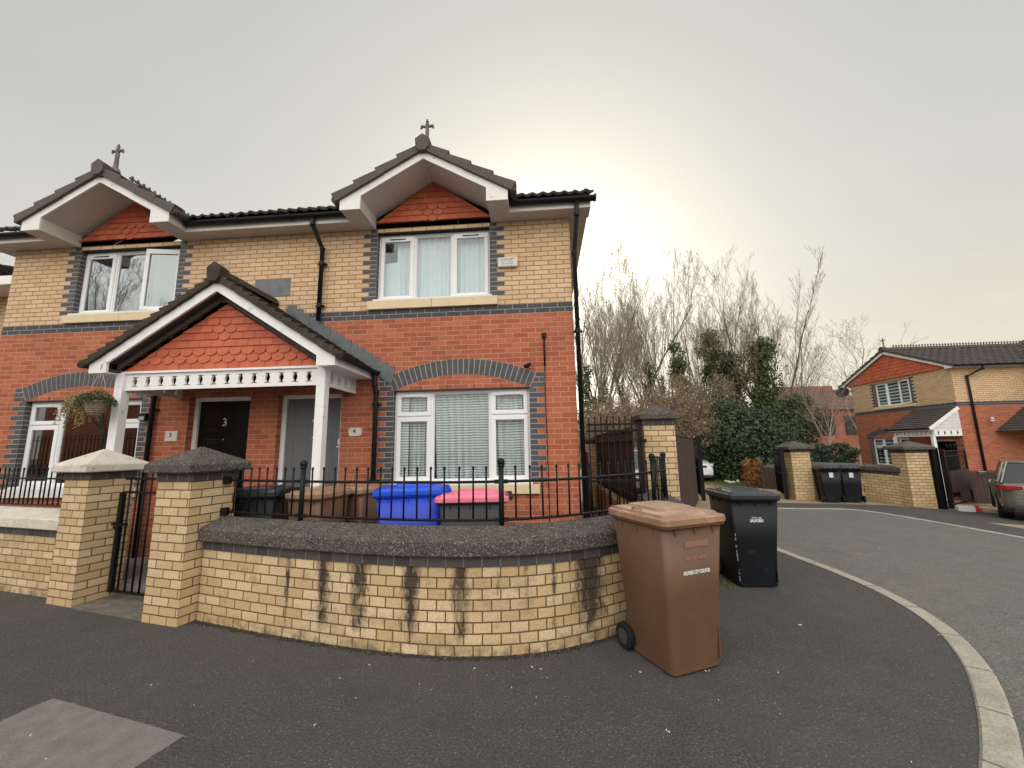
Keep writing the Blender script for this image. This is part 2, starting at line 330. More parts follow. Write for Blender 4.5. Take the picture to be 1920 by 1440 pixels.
def put(mb,name,mats,parent=None,voff=0.,uoff=0.,bevel=0,world=False,fix=True):
    me=D.meshes.new(name)
    sh=wloc(parent) if (world and parent is not None) else Vector((0,0,0))
    me.from_pydata([(x-sh.x,y-sh.y,z-sh.z) for x,y,z in mb.v],[],mb.f)
    for m in (mats if isinstance(mats,(list,tuple)) else [mats]): me.materials.append(M[m] if isinstance(m,str) else m)
    if len(me.polygons)==len(mb.mi):
        me.polygons.foreach_set('material_index',mb.mi); me.polygons.foreach_set('use_smooth',mb.sm)
    if fix:
        import bmesh
        bm=bmesh.new(); bm.from_mesh(me); bmesh.ops.recalc_face_normals(bm,faces=bm.faces); bm.to_mesh(me); bm.free()
    uvl=me.uv_layers.new(name='UVMap'); dat=[0.]*(2*len(me.loops)); co=me.vertices
    for p in me.polygons:
        fu=mb.uv[p.index] if p.index<len(mb.uv) else None
        if fu is not None and not isinstance(fu[0],(tuple,list)):
            for li in p.loop_indices: dat[2*li]=fu[0]; dat[2*li+1]=fu[1]
        elif fu is not None:
            vi={v:i for i,v in enumerate(mb.f[p.index])}
            for li in p.loop_indices:
                w=fu[vi[me.loops[li].vertex_index]]; dat[2*li]=w[0]; dat[2*li+1]=w[1]
        else:
            n=p.normal; ax=2 if abs(n.z)>.75 else (0 if abs(n.x)>abs(n.y) else 1)
            for li in p.loop_indices:
                v=co[me.loops[li].vertex_index].co
                if ax==2: a,b=v.x,v.y
                elif ax==0: a,b=v.y+uoff,v.z-voff
                else: a,b=v.x+uoff,v.z-voff
                dat[2*li]=a; dat[2*li+1]=b
    uvl.data.foreach_set('uv',dat); me.update()
    o=D.objects.new(name,me); COL.objects.link(o)
    if parent is not None: o.parent=parent
    if bevel:
        b=o.modifiers.new('bevel','BEVEL'); b.width=bevel; b.segments=2; b.limit_method='ANGLE'; b.angle_limit=R(40)
    return o
def thing(name,label,cat,loc=(0,0,0),rz=0,group=None):
    o=D.objects.new(name,None); o.empty_display_size=.2; COL.objects.link(o); o.location=loc; o.rotation_euler=(0,0,rz)
    o['label']=label; o['category']=cat
    if group: o['group']=group
    return o
def tag(o,label,cat,group=None,kind=None):
    o['label']=label; o['category']=cat
    if group: o['group']=group
    if kind: o['kind']=kind
    return o
def struct(o): o['kind']='structure'; return o
def text(s,size,M4,mat,name,parent,ext=.0012,align='CENTER',bold=0.,sx=1.):
    cu=D.curves.new(name,'FONT'); cu.body=s; cu.size=size; cu.extrude=ext; cu.align_x=align; cu.align_y='CENTER'; cu.offset=bold
    tmp=D.objects.new('tmp',cu); COL.objects.link(tmp); bpy.context.view_layer.update()
    me=D.meshes.new_from_object(tmp.evaluated_get(bpy.context.evaluated_depsgraph_get())); D.objects.remove(tmp); D.curves.remove(cu)
    me.transform(M4@Matrix.Diagonal((sx,1,1,1))); me.materials.clear(); me.materials.append(M[mat]); me.name=name
    o=D.objects.new(name,me); COL.objects.link(o); o.parent=parent; return o
def onface(x,y,z): return Matrix.Translation((x,y,z))@Matrix.Rotation(PI/2,4,'X')     # text on a face looking to -y
rnd=random.random
def rr(a,b): return a+(b-a)*random.random()
def copy_tree(o,parent=None):
    c=o.copy(); COL.objects.link(c); c.parent=parent
    for ch in list(o.children): copy_tree(ch,c)
    return c
def spline(pts,n=8):
    out=[]; P=[Vector(p) for p in pts]; P=[P[0]*2-P[1]]+P+[P[-1]*2-P[-2]]
    for i in range(1,len(P)-2):
        for k in range(n):
            t=k/n; a,b,c,d=P[i-1],P[i],P[i+1],P[i+2]
            out.append(.5*((2*b)+(c-a)*t+(2*a-5*b+4*c-d)*t*t+(3*b-a-3*c+d)*t**3))
    out.append(P[-2]); return out
def gz(x): return -.03*max(0,x-4)-.05*max(0,x-9)

# ------------------------------------------------------------------ camera, sky, sun
cam=D.cameras.new('camera'); co=D.objects.new('camera',cam); COL.objects.link(co); SC.camera=co
cam.sensor_fit='HORIZONTAL'; cam.sensor_width=36; cam.lens=36*750/1920; cam.clip_start=.05; cam.clip_end=900
yaw,pitch,roll=-.0769184859,.156907954,-.0172332
fw=Vector((math.sin(yaw)*math.cos(pitch),math.cos(yaw)*math.cos(pitch),math.sin(pitch))); rt=Vector((math.cos(yaw),-math.sin(yaw),0)); up=rt.cross(fw)
r2=rt*math.cos(roll)+up*math.sin(roll); u2=-rt*math.sin(roll)+up*math.cos(roll)
mw=Matrix((r2,u2,-fw)).transposed().to_4x4(); mw.translation=(-.4829,-5.7605,1.6367); co.matrix_world=mw

SUN_EL,SUN_AZ=R(21),R(1)      # azimuth from +y towards +x
sd=Vector((math.sin(SUN_AZ)*math.cos(SUN_EL),math.cos(SUN_AZ)*math.cos(SUN_EL),math.sin(SUN_EL)))
w=D.worlds.new('World'); SC.world=w; w.use_nodes=True; t=NT(w.node_tree); t.n.clear()
sky=t.N('ShaderNodeTexSky',sky_type='NISHITA'); sky.sun_disc=False; sky.sun_elevation=SUN_EL; sky.sun_rotation=SUN_AZ; sky.dust_density=4; sky.air_density=1.5
hs=t.N('ShaderNodeHueSaturation',{'Saturation':.3,'Value':.35,'Color':sky.outputs[0]})
bg1=t.N('ShaderNodeBackground',{'Color':hs.outputs[0],'Strength':.05})
dirn=t.N('ShaderNodeTexCoord').outputs['Generated']
nrm=t.N('ShaderNodeVectorMath',{0:dirn},operation='NORMALIZE').outputs[0]
dt=t.N('ShaderNodeVectorMath',{0:nrm,1:tuple(sd)},operation='DOT_PRODUCT').outputs[1]
z=t.N('ShaderNodeSeparateXYZ',{0:nrm}); fwd=z.outputs[1]; el=z.outputs[2]
base=t.ramp(el,[(0.,(.82,.74,.54)),(.16,(.78,.72,.56)),(.34,(.68,.665,.60)),(.55,(.57,.578,.567)),(.78,(.51,.525,.525)),(1.,(.5,.51,.51))])
cl=noise(t,t.N('ShaderNodeMapping',{'Vector':nrm,'Scale':(1.2,1.2,4.)}).outputs[0],1.5,6,.6,.6)
base=t.mix(t.math('MULTIPLY',t.ramp(cl,[(.35,0.),(.68,1.)]),.38),base,(.51,.505,.49))
glow=t.ramp(dt,[(.50,0.),(.74,.18),(.87,.42),(.95,.74),(1.,1.)],'LINEAR')
colr=t.mix(glow,base,(.90,.86,.70))
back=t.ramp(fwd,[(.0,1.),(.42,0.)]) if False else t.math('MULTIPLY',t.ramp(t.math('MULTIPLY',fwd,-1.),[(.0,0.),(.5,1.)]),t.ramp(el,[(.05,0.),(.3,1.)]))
colr=t.mix(back,colr,(2.7,2.62,2.48))  # unseen sky behind the camera brightened, added to light the house front
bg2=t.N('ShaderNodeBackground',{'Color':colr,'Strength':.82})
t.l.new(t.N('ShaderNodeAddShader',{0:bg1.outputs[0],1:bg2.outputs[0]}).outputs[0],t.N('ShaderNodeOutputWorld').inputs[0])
sl=D.lights.new('sun','SUN'); sl.energy=1.0; sl.angle=R(30); sl.color=(1,.95,.84); so=D.objects.new('sun',sl); COL.objects.link(so)
so.rotation_euler=(-sd).to_track_quat('-Z','Y').to_euler()
SC.view_settings.view_transform='Standard'; SC.view_settings.look='None'; SC.view_settings.exposure=.13; SC.view_settings.gamma=1
SC.cycles.max_bounces=5; SC.cycles.transparent_max_bounces=12

# ------------------------------------------------------------------ ground, road, kerbs
def gridpoly(poly,h,step=.6,name='',mat='',hf=None):
    # a ground sheet: outline in plan, cut at the slope changes so it follows the fall of the land
    import bmesh
    bm=bmesh.new(); vs=[bm.verts.new((x,y,0)) for x,y in poly]; bm.faces.new(vs)
    for xc in [4.,6.5,9.,12.,16.,22.,30.]:
        bmesh.ops.bisect_plane(bm,geom=bm.verts[:]+bm.edges[:]+bm.faces[:],plane_co=(xc,0,0),plane_no=(1,0,0))
    bmesh.ops.triangulate(bm,faces=bm.faces)
    for v in bm.verts: v.co.z=gz(v.co.x)+h if hf is None else hf(v.co.x,v.co.y)
    for f in bm.faces:
        f.normal_update()
        if f.normal.z<0: f.normal_flip()
    me=D.meshes.new(name); bm.to_mesh(me); bm.free(); me.materials.append(M[mat]); me.uv_layers.new()
    o=D.objects.new(name,me); COL.objects.link(o); return struct(o)
plain('earth',(.07,.065,.04),.95,.3,.6,bump=.5,bscale=8)
gridpoly([(-260,-220),(260,-220),(260,330),(-260,330)],0,name='ground',mat='earth',hf=lambda x,y: max(gz(x),-1.9)-.30)
near=[(-40,-5.25),(-8,-5.15),(-3,-4.95),(-.8,-4.62),(.5,-4.15),(1.2,-3.68),(1.65,-3.29),(2.11,-2.81),(2.57,-2.23),(2.92,-1.58),(3.10,-.85),(3.12,-.1),(3.05,.7),(2.98,1.6),(2.95,3.2),(2.95,5.25)]
ni=[Vector((x,y,0)) for x,y in near]; ns=spline(ni,8)
def offset(path,d):
    out=[]
    for i,p in enumerate(path):
        a=path[max(i-1,0)]; b=path[min(i+1,len(path)-1)]; dr=(b-a).normalized(); out.append(p+Vector((dr.y,-dr.x,0))*d)
    return out
KW=.15
no=offset(ns,KW)
def roadz(x,y): return gz(x)-.012-.085*min(1,max(0,(1.2-y)/4.))
def kerb(inner,outer,name,zt=.0,zr=None):
    mb=MB(); u=0
    for i in range(len(inner)-1):
        a,b,c,d=inner[i],inner[i+1],outer[i+1],outer[i]; L=(b-a).length
        def P(p,z): return (p.x,p.y,gz(p.x)+z)
        rz=lambda p:roadz(p.x,p.y)-.05
        m1=d.lerp(a,.12); m2=c.lerp(b,.12)
        mb.face([P(a,zt+.004),P(b,zt+.004),P(m2,zt+.004),P(m1,zt+.004)],0,[(u,0),(u+L,0),(u+L,.1),(u,.1)],True)
        mb.face([P(m1,zt+.004),P(m2,zt+.004),P(c,zt-.010),P(d,zt-.010)],0,[(u,.1),(u+L,.1),(u+L,.12),(u,.12)],True)
        mb.face([P(d,zt-.010),P(c,zt-.010),(c.x,c.y,rz(c)),(d.x,d.y,rz(d))],0,[(u,.2),(u+L,.2),(u+L,.3),(u,.3)],True)
        u+=L
    o=put(mb,name,'kerb_stone'); return struct(o)
kerb(ns,no,'kerb')
farl=[Vector(p) for p in [(2.95,5.55,0),(4.6,5.5,0),(6.2,5.66,0),(7.35,5.72,0),(7.75,5.25,0),(7.95,4.2,0),(8.05,3.0,0),(8.15,1.5,0),(8.3,-1,0),(8.6,-6,0),(9.4,-12,0)]]
fs=spline(farl,6); fo=offset(fs,.10)
mbk=MB(); u=0
for i in range(len(fs)-1):
    a,b,c,d=fo[i],fo[i+1],fs[i+1],fs[i]; L=(b-a).length
    P=lambda p,z:(p.x,p.y,gz(p.x)+z)
    mbk.face([P(a,-.004),P(b,-.004),P(c,.006),P(d,.006)],0,[(u,0),(u+L,0),(u+L,.1),(u,.1)])
    mbk.face([P(a,-.004),P(b,-.004),P(b,-.2),P(a,-.2)],0,[(u,.2),(u+L,.2),(u+L,.3),(u,.3)]); u+=L
struct(put(mbk,'kerb','kerb_stone'))
gridpoly([(p.x,p.y) for p in ns]+[(3.0,6.72),(-40,6.72)],0,name='pavement',mat='pavement_tarmac')
gridpoly([(p.x,p.y) for p in reversed(fs)]+[(2.95,6.72),(40,6.72),(40,4.1),(9.0,4.05),(9.0,-12)],0,name='pavement',mat='pavement_tarmac')
rp=[(p.x,p.y) for p in no]+[(p.x,p.y) for p in fo]+[(9.4,-60),(-40,-60)]
o=gridpoly(rp,0,name='road',mat='road_tarmac',hf=roadz)
gridpoly([(9.02,4.07),(40,4.12),(40,-30),(9.02,-30)],.004,name='drive',mat='gravel')
gridpoly([(8.2,6.73),(40,6.73),(40,30),(8.2,30)],-.02,name='drive',mat='gravel')
gridpoly([(-40,6.73),(8.18,6.73),(8.18,30),(-40,30)],-.01,name='drive',mat='gravel')
gridpoly([(1.75,1.0),(2.6,2.6),(3.6,4.9),(5.4,5.8),(5.4,6.74),(1.75,6.74)],.006,name='drive',mat='gravel')
mb=MB(); mb.pxy([(-3.885,-2.985),(-2.61,-3.275),(-2.78,-4.07),(-4.05,-3.78)],-.05,.002); struct(put(mb,'cover_joint','wall_slate'))
mb=MB(); mb.pxy([(-3.86,-3.0),(-2.63,-3.29),(-2.80,-4.05),(-4.03,-3.76)],-.05,.006); struct(put(mb,'service_cover','concrete_slab'))
mb=MB(); mb.pxy([(-5.62,-1.52),(-4.47,-1.80),(-4.40,-1.42),(-5.55,-1.14)],-.05,.022); struct(put(mb,'threshold','threshold_stone'))
mb=MB(); mb.pxy([(-5.5,-1.13),(-4.4,-1.40),(-3.9,-1.55),(-2.6,-1.93),(-1.2,-2.12),(-.2,-1.85),(.7,-1.1),(.98,-.3),(1.0,.6),(.0,.6),(.0,-.0),(-9.6,-.0),(-9.6,-.4)],-.03,.14); struct(put(mb,'yard','concrete_slab'))
mb=MB(); mb.pxy([(6.2,11.4),(9.2,11.2),(15,13),(15,20),(6,20)],-.2,-.10); struct(put(mb,'lawn','earth'))
# grass as short blades
mb=MB()
for _ in range(9000):
    x,y=rr(6.3,13),rr(11.4,17); a=rr(0,6.28); h=rr(.04,.11); dx,dy=math.cos(a)*.012,math.sin(a)*.012
    mb.face([(x-dx,y-dy,-.10),(x+dx,y+dy,-.10),(x+rr(-.03,.03),y+rr(-.03,.03),-.10+h)],0,(rnd(),rnd()))
tag(put(mb,'grass','grass_blade',fix=False),'short bright green grass in front of the dark hedge','grass',kind='stuff')
mb=MB()
for _ in range(85):
    x,y=rr(-6,6),rr(-4.4,1.5)
    if x>-4.2 and y>-2.4-.0*x and x<1.6: 
        if rnd()<.9: y=-2.45-rr(0,.5)**2*3
    s=rr(.002,.005)*(2.2 if rnd()<.05 else 1); zz=.004 if (x<1.5 or y>-2.5 and x<2.9) else -.085
    if x>3.2: zz=roadz(x,y)+.004
    a=rr(0,3); mb.obox((x,y,zz+.002),s*rr(.8,2.2),s*.7,.002,rot=a)
tag(put(mb,'litter_bits','litter',fix=False),'tiny pale chips and scraps scattered over the tarmac','litter',kind='stuff')

# ------------------------------------------------------------------ building pieces (facade looks to -y, local coordinates)
def cells(x0,x1,z0,z1,holes):
    xs=sorted({x0,x1}|{h[i] for h in holes for i in(0,1) if x0<h[i]<x1}); zs=sorted({z0,z1}|{h[i] for h in holes for i in(2,3) if z0<h[i]<z1})
    for i in range(len(xs)-1):
        for j in range(len(zs)-1):
            cx,cz=(xs[i]+xs[i+1])/2,(zs[j]+zs[j+1])/2
            if not any(h[0]<cx<h[1] and h[2]<cz<h[3] for h in holes): yield xs[i],xs[i+1],zs[j],zs[j+1]
def wall(par,name,mat,x0,x1,z0,z1,holes,depth,yb,uoff=0,rev=.12):
    mb=MB()
    for a,b,c,d in cells(x0,x1,z0,z1,holes): mb.quad((a,0,c),(b,0,c),(b,0,d),(a,0,d))
    for h in holes:
        c,d=max(h[2],z0),min(h[3],z1)
        if d<=c: continue
        mb.quad((h[0],0,c),(h[0],0,d),(h[0],rev,d),(h[0],rev,c)); mb.quad((h[1],0,c),(h[1],rev,c),(h[1],rev,d),(h[1],0,d))
        if h[3]<=z1: mb.quad((h[0],0,h[3]),(h[1],0,h[3]),(h[1],rev,h[3]),(h[0],rev,h[3]))
        if h[2]>=z0: mb.quad((h[0],0,h[2]),(h[0],rev,h[2]),(h[1],rev,h[2]),(h[1],0,h[2]))
    mb.quad((x1,0,z0),(x1,yb,z0),(x1,yb,z1),(x1,0,z1)); mb.quad((x0,0,z0),(x0,0,z1),(x0,yb,z1),(x0,yb,z0)); mb.quad((x0,yb,z0),(x0,yb,z1),(x1,yb,z1),(x1,yb,z0))
    return put(mb,name,mat,par,voff=ZB,uoff=uoff,fix=False)
def window(par,x0,x1,z0,z1,lights,mat='white_upvc',yr=.085,glass='window_glass',vents=()):
    """lights: (xa,xb,za,zb,sash) in fractions of the opening"""
    W,H=x1-x0,z1-z0; f=.042; mb=MB(); gl=MB(); vt=[]
    mb.box(x0,x1,yr,yr+.06,z0,z0+f); mb.box(x0,x1,yr,yr+.06,z1-f,z1); mb.box(x0,x0+f,yr+.001,yr+.059,z0+f,z1-f); mb.box(x1-f,x1,yr+.001,yr+.059,z0+f,z1-f)
    for li,(a,b,c,d,sash,sw) in enumerate(lights):
        xa,xb,za,zb=x0+a*W,x0+b*W,z0+c*H,z0+d*H
        if b<.99: mb.box(xb-.02,xb+.02,yr+.003,yr+.057,max(za,z0+f),min(zb,z1-f))
        if d<.99: mb.box(max(xa,x0+f)+.001,min(xb,x1-f)-.001,yr+.006,yr+.054,zb-.02,zb+.02)
        ia,ib=xa+(f if a<.01 else .02),xb-(f if b>.99 else .02); ja,jb=za+(f if c<.01 else .02),zb-(f if d>.99 else .02)
        if sash:
            s=.052; y=yr-.016; top=.075 if li in vents else s
            mat4=Matrix.Identity(4)
            sb=MB(); gb=MB()
            sb.box(ia-.008,ib+.008,y,y+.05,ja-.008,ja+s); sb.box(ia-.008,ib+.008,y,y+.05,jb-top,jb+.008); sb.box(ia-.008,ia+s,y+.001,y+.049,ja+s,jb-top); sb.box(ib-s,ib+.008,y+.001,y+.049,ja+s,jb-top)
            gb.box(ia+s,ib-s,y+.022,y+.028,ja+s,jb-top)
            if sw:  # casement pushed open about its hinge side
                hx=ib if sw>0 else ia; rot=Matrix.Translation((hx,y,0))@Matrix.Rotation(sw,4,'Z')@Matrix.Translation((-hx,-y,0))
                for q in (sb,gb): q.v=[tuple(rot@Vector(v)) for v in q.v]
            mb.mesh(sb.v,sb.f); gl.mesh(gb.v,gb.f)
            if li in vents:
                cx=(ia+ib)/2; vt.append((cx-.13,cx+.13,y-.008,y+.002,jb-.045,jb-.030))
        else:
            bd=.016; gl.box(ia+bd,ib-bd,yr+.03,yr+.036,ja+bd,jb-bd)
            mb.box(ia,ib,yr+.012,yr+.05,ja,ja+bd); mb.box(ia,ib,yr+.012,yr+.05,jb-bd,jb); mb.box(ia,ia+bd,yr+.013,yr+.049,ja+bd,jb-bd); mb.box(ib-bd,ib,yr+.013,yr+.049,ja+bd,jb-bd)
    o=put(mb,'window',mat,par,bevel=.004); put(gl,'pane',glass,o)
    for v_ in vt: q=MB(); q.box(*v_); put(q,'trickle_vent','black_plastic',o)
    return o
def curtain_mesh(win,x0,x1,z0,z1,y,mat,amp=.03,per=.11,seed=0,skew=0.):
    mb=MB(); rg=random.Random(seed); n=int((x1-x0)/.012); ph=rg.random()*6
    pts=[]; u=0; last=None
    for i in range(n+1):
        x=x0+(x1-x0)*i/n; yy=y+amp*math.sin(2*PI*x/per+ph+1.3*math.sin(x*5+ph))+amp*.5*math.sin(2*PI*x/(per*.43)+ph)
        if last: u+=math.hypot(x-last[0],yy-last[1])
        pts.append((x,yy,u)); last=(x,yy)
    def zt(x): return z1+0*x
    rows=6
    for i in range(n):
        for j in range(rows):
            fa,fb=j/rows,(j+1)/rows
            def q(k,f):
                x,yy,uu=pts[k]; xs=x+skew*(1-f)*(1 if x>x0 else 1); a=.55+.45*(1-f)
                return (xs,y+(yy-y)*a,z0+(z1-z0)*f),(uu,z0+(z1-z0)*f)
            A,B,C_,D_=q(i,fa),q(i+1,fa),q(i+1,fb),q(i,fb)
            mb.face([A[0],B[0],C_[0],D_[0]],0,[A[1],B[1],C_[1],D_[1]],True)
    return put(mb,'curtain',mat,win,fix=False)
def quoins(par,jamb,side,r0,r1,last_long,extra=None):
    """dressed slate bricks down one jamb: rows r0..r1 counted from the band"""
    bk=MB(); mo=MB(); rv=MB()
    for r in range(r0,r1):
        lg=((r%2)==last_long); L=.225 if lg else .1125; z=ZB+r*BH
        a,b=(jamb-L,jamb) if side<0 else (jamb,jamb+L)
        mo.box(a,b,-.0015,.01,z,z+BH)
        bk.box(a+.005,b-.002 if side<0 else b-.005,-.004,.008,z+.005,z+BH-.005) if side<0 else bk.box(a+.002,b-.005,-.004,.008,z+.005,z+BH-.005)
        # return of each brick into the reveal
        x=jamb; w=.003
        if side<0: rv.box(x-.004,x+w,.0,.083,z+.005,z+BH-.005)
        else: rv.box(x-w,x+.004,.0,.083,z+.005,z+BH-.005)
    mo.box(min(jamb,jamb+.0012*(-side)),max(jamb,jamb+.0012*(-side)),.0,.084,ZB+r0*BH,ZB+r1*BH)
    q=put(mo,'quoin_mortar','mortar_light',par); q2=put(bk,'quoins','slate_block',par,bevel=.0015); put(rv,'reveal_bricks','slate_block',q2); return q2
def arch(par,cx,half,zs,rise,ring=.235,n=27):
    Rr=(half*half+rise*rise)/(2*rise); zc=zs+rise-Rr; th=math.asin(half/Rr); mb=MB(); mo=MB()
    pts=lambda r,a:(cx+r*math.sin(a),zc+r*math.cos(a))
    N=36; outl=[pts(Rr,-th+2*th*i/N) for i in range(N+1)]; ou2=[pts(Rr+ring,-th+2*th*i/N) for i in range(N+1)]
    for i in range(N): mo.pxz([outl[i],outl[i+1],ou2[i+1],ou2[i]],-.0015,.01)
    for i in range(n):
        a0=-th+2*th*i/n+.0022; a1=-th+2*th*(i+1)/n-.0022
        mb.pxz([pts(Rr+.003,a0),pts(Rr+.003,a1),pts(Rr+ring-.003,a1),pts(Rr+ring-.003,a0)],-.005,.008)
    for sgn in(-1,1):      # three springer courses each side
        for k in range(3):
            z=zs+k*BH; xi=half+.012+(k+.5)*BH*math.tan(th)*.98; xo=half+.225
            a,b=cx+sgn*xi,cx+sgn*xo; a,b=min(a,b),max(a,b)
            mo.box(a,b,-.0012,.01,z,z+BH)
            if k==1: m=(a+b)/2; mb.box(a+.004,m-.004,-.004,.008,z+.005,z+BH-.005); mb.box(m+.004,b-.004,-.004,.008,z+.005,z+BH-.005)
            else: mb.box(a+.004,b-.004,-.004,.008,z+.005,z+BH-.005)
    put(mo,'arch_mortar','mortar_light',par); return put(mb,'arch','slate_block',par,bevel=.0015)
def tiles_hung(par,cx,hw,zb,zp,y,rows_scal=(),tw=.165,rh=.098,center=(),name='tile_hanging',mat='clay_tile'):
    mb=MB(); sl=hw/(zp-zb); nr=int((zp-zb)/rh)+1
    def cl(x,z):
        lim=max(.001,(zp-z)*sl); return max(cx-lim,min(cx+lim,x))
    mb.face([(cx-hw,y+.012,zb),(cx+hw,y+.012,zb),(cx,y+.012,zp)],0,(.3,.3))
    for r in range(nr):
        z0=zb+r*rh; z1=z0+rh+.012
        if z0>zp-.02: break
        lim=(zp-z0)*sl; k0=int(-lim/tw)-2; off=.5*tw*(r%2)
        for k in range(k0,-k0+1):
            xa=cx+k*tw+off-tw/2+.0025; xb=xa+tw-.005
            if xb<cx-lim or xa>cx+lim: continue
            sc=(r in rows_scal) or ((r,k) in center)
            if sc: low=[(xa+(xb-xa)*(.5-.5*math.cos(PI*i/8)),z0+.045-.062*math.sin(PI*i/8)) for i in range(9)]
            else: low=[(xa,z0),(xb,z0)]
            poly=[(xa,z1)]+low+[(xb,z1)]; poly=[(cl(px,min(pz,zp-.002)),min(pz,zp-.002)) for px,pz in poly]
            yo=lambda pz: y-.010-.016*min(1,max(0,(z1-pz)/(z1-z0)))+rr(-.0008,.0008)
            uv=(rnd()*9,rnd()*9); fr=[(px,yo(pz),pz) for px,pz in poly]
            mb.face(fr,0,uv)
            for i in range(len(low)): 
                a=fr[i+1]; b=fr[i+2] if i+2<len(fr) else fr[-1]
                if i<len(low)-1: mb.face([a,b,(b[0],b[1]+.014,b[2]),(a[0],a[1]+.014,a[2])],0,uv)
    return put(mb,name,mat,par,fix=False)
def tiled(par,name,mat,p00,p10,p01,p11,tw=.30,th=.33,amp=.022,step=.022,sub=6,jit=.004):
    p00,p10,p01,p11=map(Vector,(p00,p10,p01,p11)); W=max((p10-p00).length,(p11-p01).length); H=(p01-p00).length
    nu=max(1,round(W/tw)); nv=max(1,round(H/th)); nn=(p10-p00).cross(p01-p00).normalized()
    if nn.z<0: nn=-nn
    mb=MB(); rg=random.Random(3)
    def P(u,v,h): return p00.lerp(p10,u).lerp(p01.lerp(p11,u),v)+nn*h
    for j in range(nv):
        jr=[rg.uniform(-jit,jit) for _ in range(nu+1)]
        for i in range(nu):
            uv=(rnd()*9,rnd()*9)
            for k in range(sub):
                ua,ub=(i+k/sub)/nu,(i+(k+1)/sub)/nu
                h=lambda f: amp*(max(0,math.sin(PI*min(1,f/.55)))**.8 if f<.55 else -.25*math.sin(PI*(f-.55)/.45))
                ha,hb=h(k/sub),h((k+1)/sub); va,vb=j/nv,(j+1)/nv
                A,B,C_,D_=P(ua,va,ha+step+jr[i]),P(ub,va,hb+step+jr[i]),P(ub,vb,hb),P(ua,vb,ha)
                mb.face([A,B,C_,D_],0,uv,True)
                mb.face([P(ua,va,ha-.012),P(ub,va,hb-.012),B,A],0,uv)
    return put(mb,name,mat,par,fix=False)
def flattiles(par,name,mat,p00,p10,p01,p11,tw=.2,th=.12,step=.014):
    return tiled(par,name,mat,p00,p10,p01,p11,tw,th,.0,step,1,.003)
def ridge(par,name,mat,p,q,r=.10,seg=.42,block=True):
    p,q=Vector(p),Vector(q); d=(q-p); L=d.length; d/=L; n=max(1,round(L/seg)); s=d.cross(Vector((0,0,1))).normalized(); u=Vector((0,0,1)); mb=MB()
    for i in range(n):
        a=p+d*(L*i/n+.006); b=p+d*(L*(i+1)/n-.004); k=1.06 if i%2 else 1.
        prof=[(-r*1.05,-r*.78),(-r*.62,.02),(0,.055),(r*.62,.02),(r*1.05,-r*.78),(r*.85,-r*.85),(0,-.0),(-r*.85,-r*.85)]
        uv=(rnd()*9,rnd()*9); mb.loft([[a+s*x*k+u*z*k for x,z in prof],[b+s*x*k+u*z*k for x,z in prof]],0,uv=uv)
    if block:
        prof=[(-r*.95,-.11),(-r*1.08,.02),(0,.10),(r*1.08,.02),(r*.95,-.11),(r*.45,-.17),(-r*.45,-.17)]
        a=p-d*.035; mb.loft([[a+s*x+u*z for x,z in prof],[p+d*.12+s*x+u*z for x,z in prof]],0,uv=(.3,.4))
    return put(mb,name,mat,par,bevel=.004)
def verge(par,mat,pe,pt,n,th=.085,dp=.13,nrm=None):
    """stepped verge units up one slope, pe at the eave, pt at the top (front lower edge line)"""
    pe,pt=Vector(pe),Vector(pt); d=(pt-pe)/n; u=Vector((0,0,1)); dn=d.normalized(); nn=(u-dn*u.dot(dn)).normalized(); mb=MB()
    for i in range(n):
        a=pe+d*i-dn*.012; b=pe+d*(i+1)+dn*.05; uv=(rnd()*9,rnd()*9)
        fy=-.02-.004*(i%2); dp_=dp+.003*(i%2); lo_=-.004*(i%2)
        A=[a+nn*(-.01+lo_)+Vector((0,fy,0)),a+nn*(th+.05)+Vector((0,fy,0)),a+nn*(th+.05)+Vector((0,dp_,0)),a+nn*(-.01+lo_)+Vector((0,dp_,0))]
        B=[b+nn*(-.014+lo_)+Vector((0,fy,0)),b+nn*(th-.004)+Vector((0,fy,0)),b+nn*(th-.004)+Vector((0,dp_,0)),b+nn*(-.014+lo_)+Vector((0,dp_,0))]
        mb.loft([A,B],0,uv=uv)
    return put(mb,'verge',mat,par,bevel=.006)
def bargeboard(par,cx,hw,y0,y1,zb,zend,zp,iw,vt,mat):
    sl=(zp-zend)/hw; ziend=zp-sl*iw-vt; mb=MB()
    for s in(-1,1):
        poly=[(cx,zp),(cx+s*hw,zend),(cx+s*hw,zb),(cx+s*iw,zb),(cx+s*iw,ziend),(cx,zp-vt)]
        mb.pxz(poly,y0,y1)
    return put(mb,'bargeboard',mat,par)
def finial(par,x,y,z,s=1.):
    mb=MB(); mb.lathe([(.075*s,-.03*s),(.06*s,.03*s),(.034*s,.07*s),(.028*s,.20*s),(.03*s,.30*s),(.02*s,.36*s)],(x,y,z),8)
    for dx,dz,r in ((0,.39,.032),(0,.44,.026),(0,.475,.014),(-.045,.36,.022),(.045,.36,.022),(-.08,.365,.026),(.08,.365,.026),(-.095,.335,.016),(.095,.335,.016),(0,.345,.03)):
        mb.ball((x+dx*s,y,z+dz*s),r*s,8)
    return put(mb,'finial','stone_finial',par)
def cresting(par,p,q,n,s=1.,mat='stone_finial'):
    mb=MB(); p,q=Vector(p),Vector(q)
    for i in range(n):
        c=p.lerp(q,(i+.5)/n); d=(q-p).normalized(); 
        mb.bar(c,c+Vector((0,0,.10*s)),.028*s,.028*s,up=(1,0,0)); mb.bar(c+d*-.045*s+Vector((0,0,.065*s)),c+d*.045*s+Vector((0,0,.065*s)),.028*s,.026*s); mb.ball(c+Vector((0,0,.105*s)),.022*s,6)
    return put(mb,'ridge_cresting',mat,par)
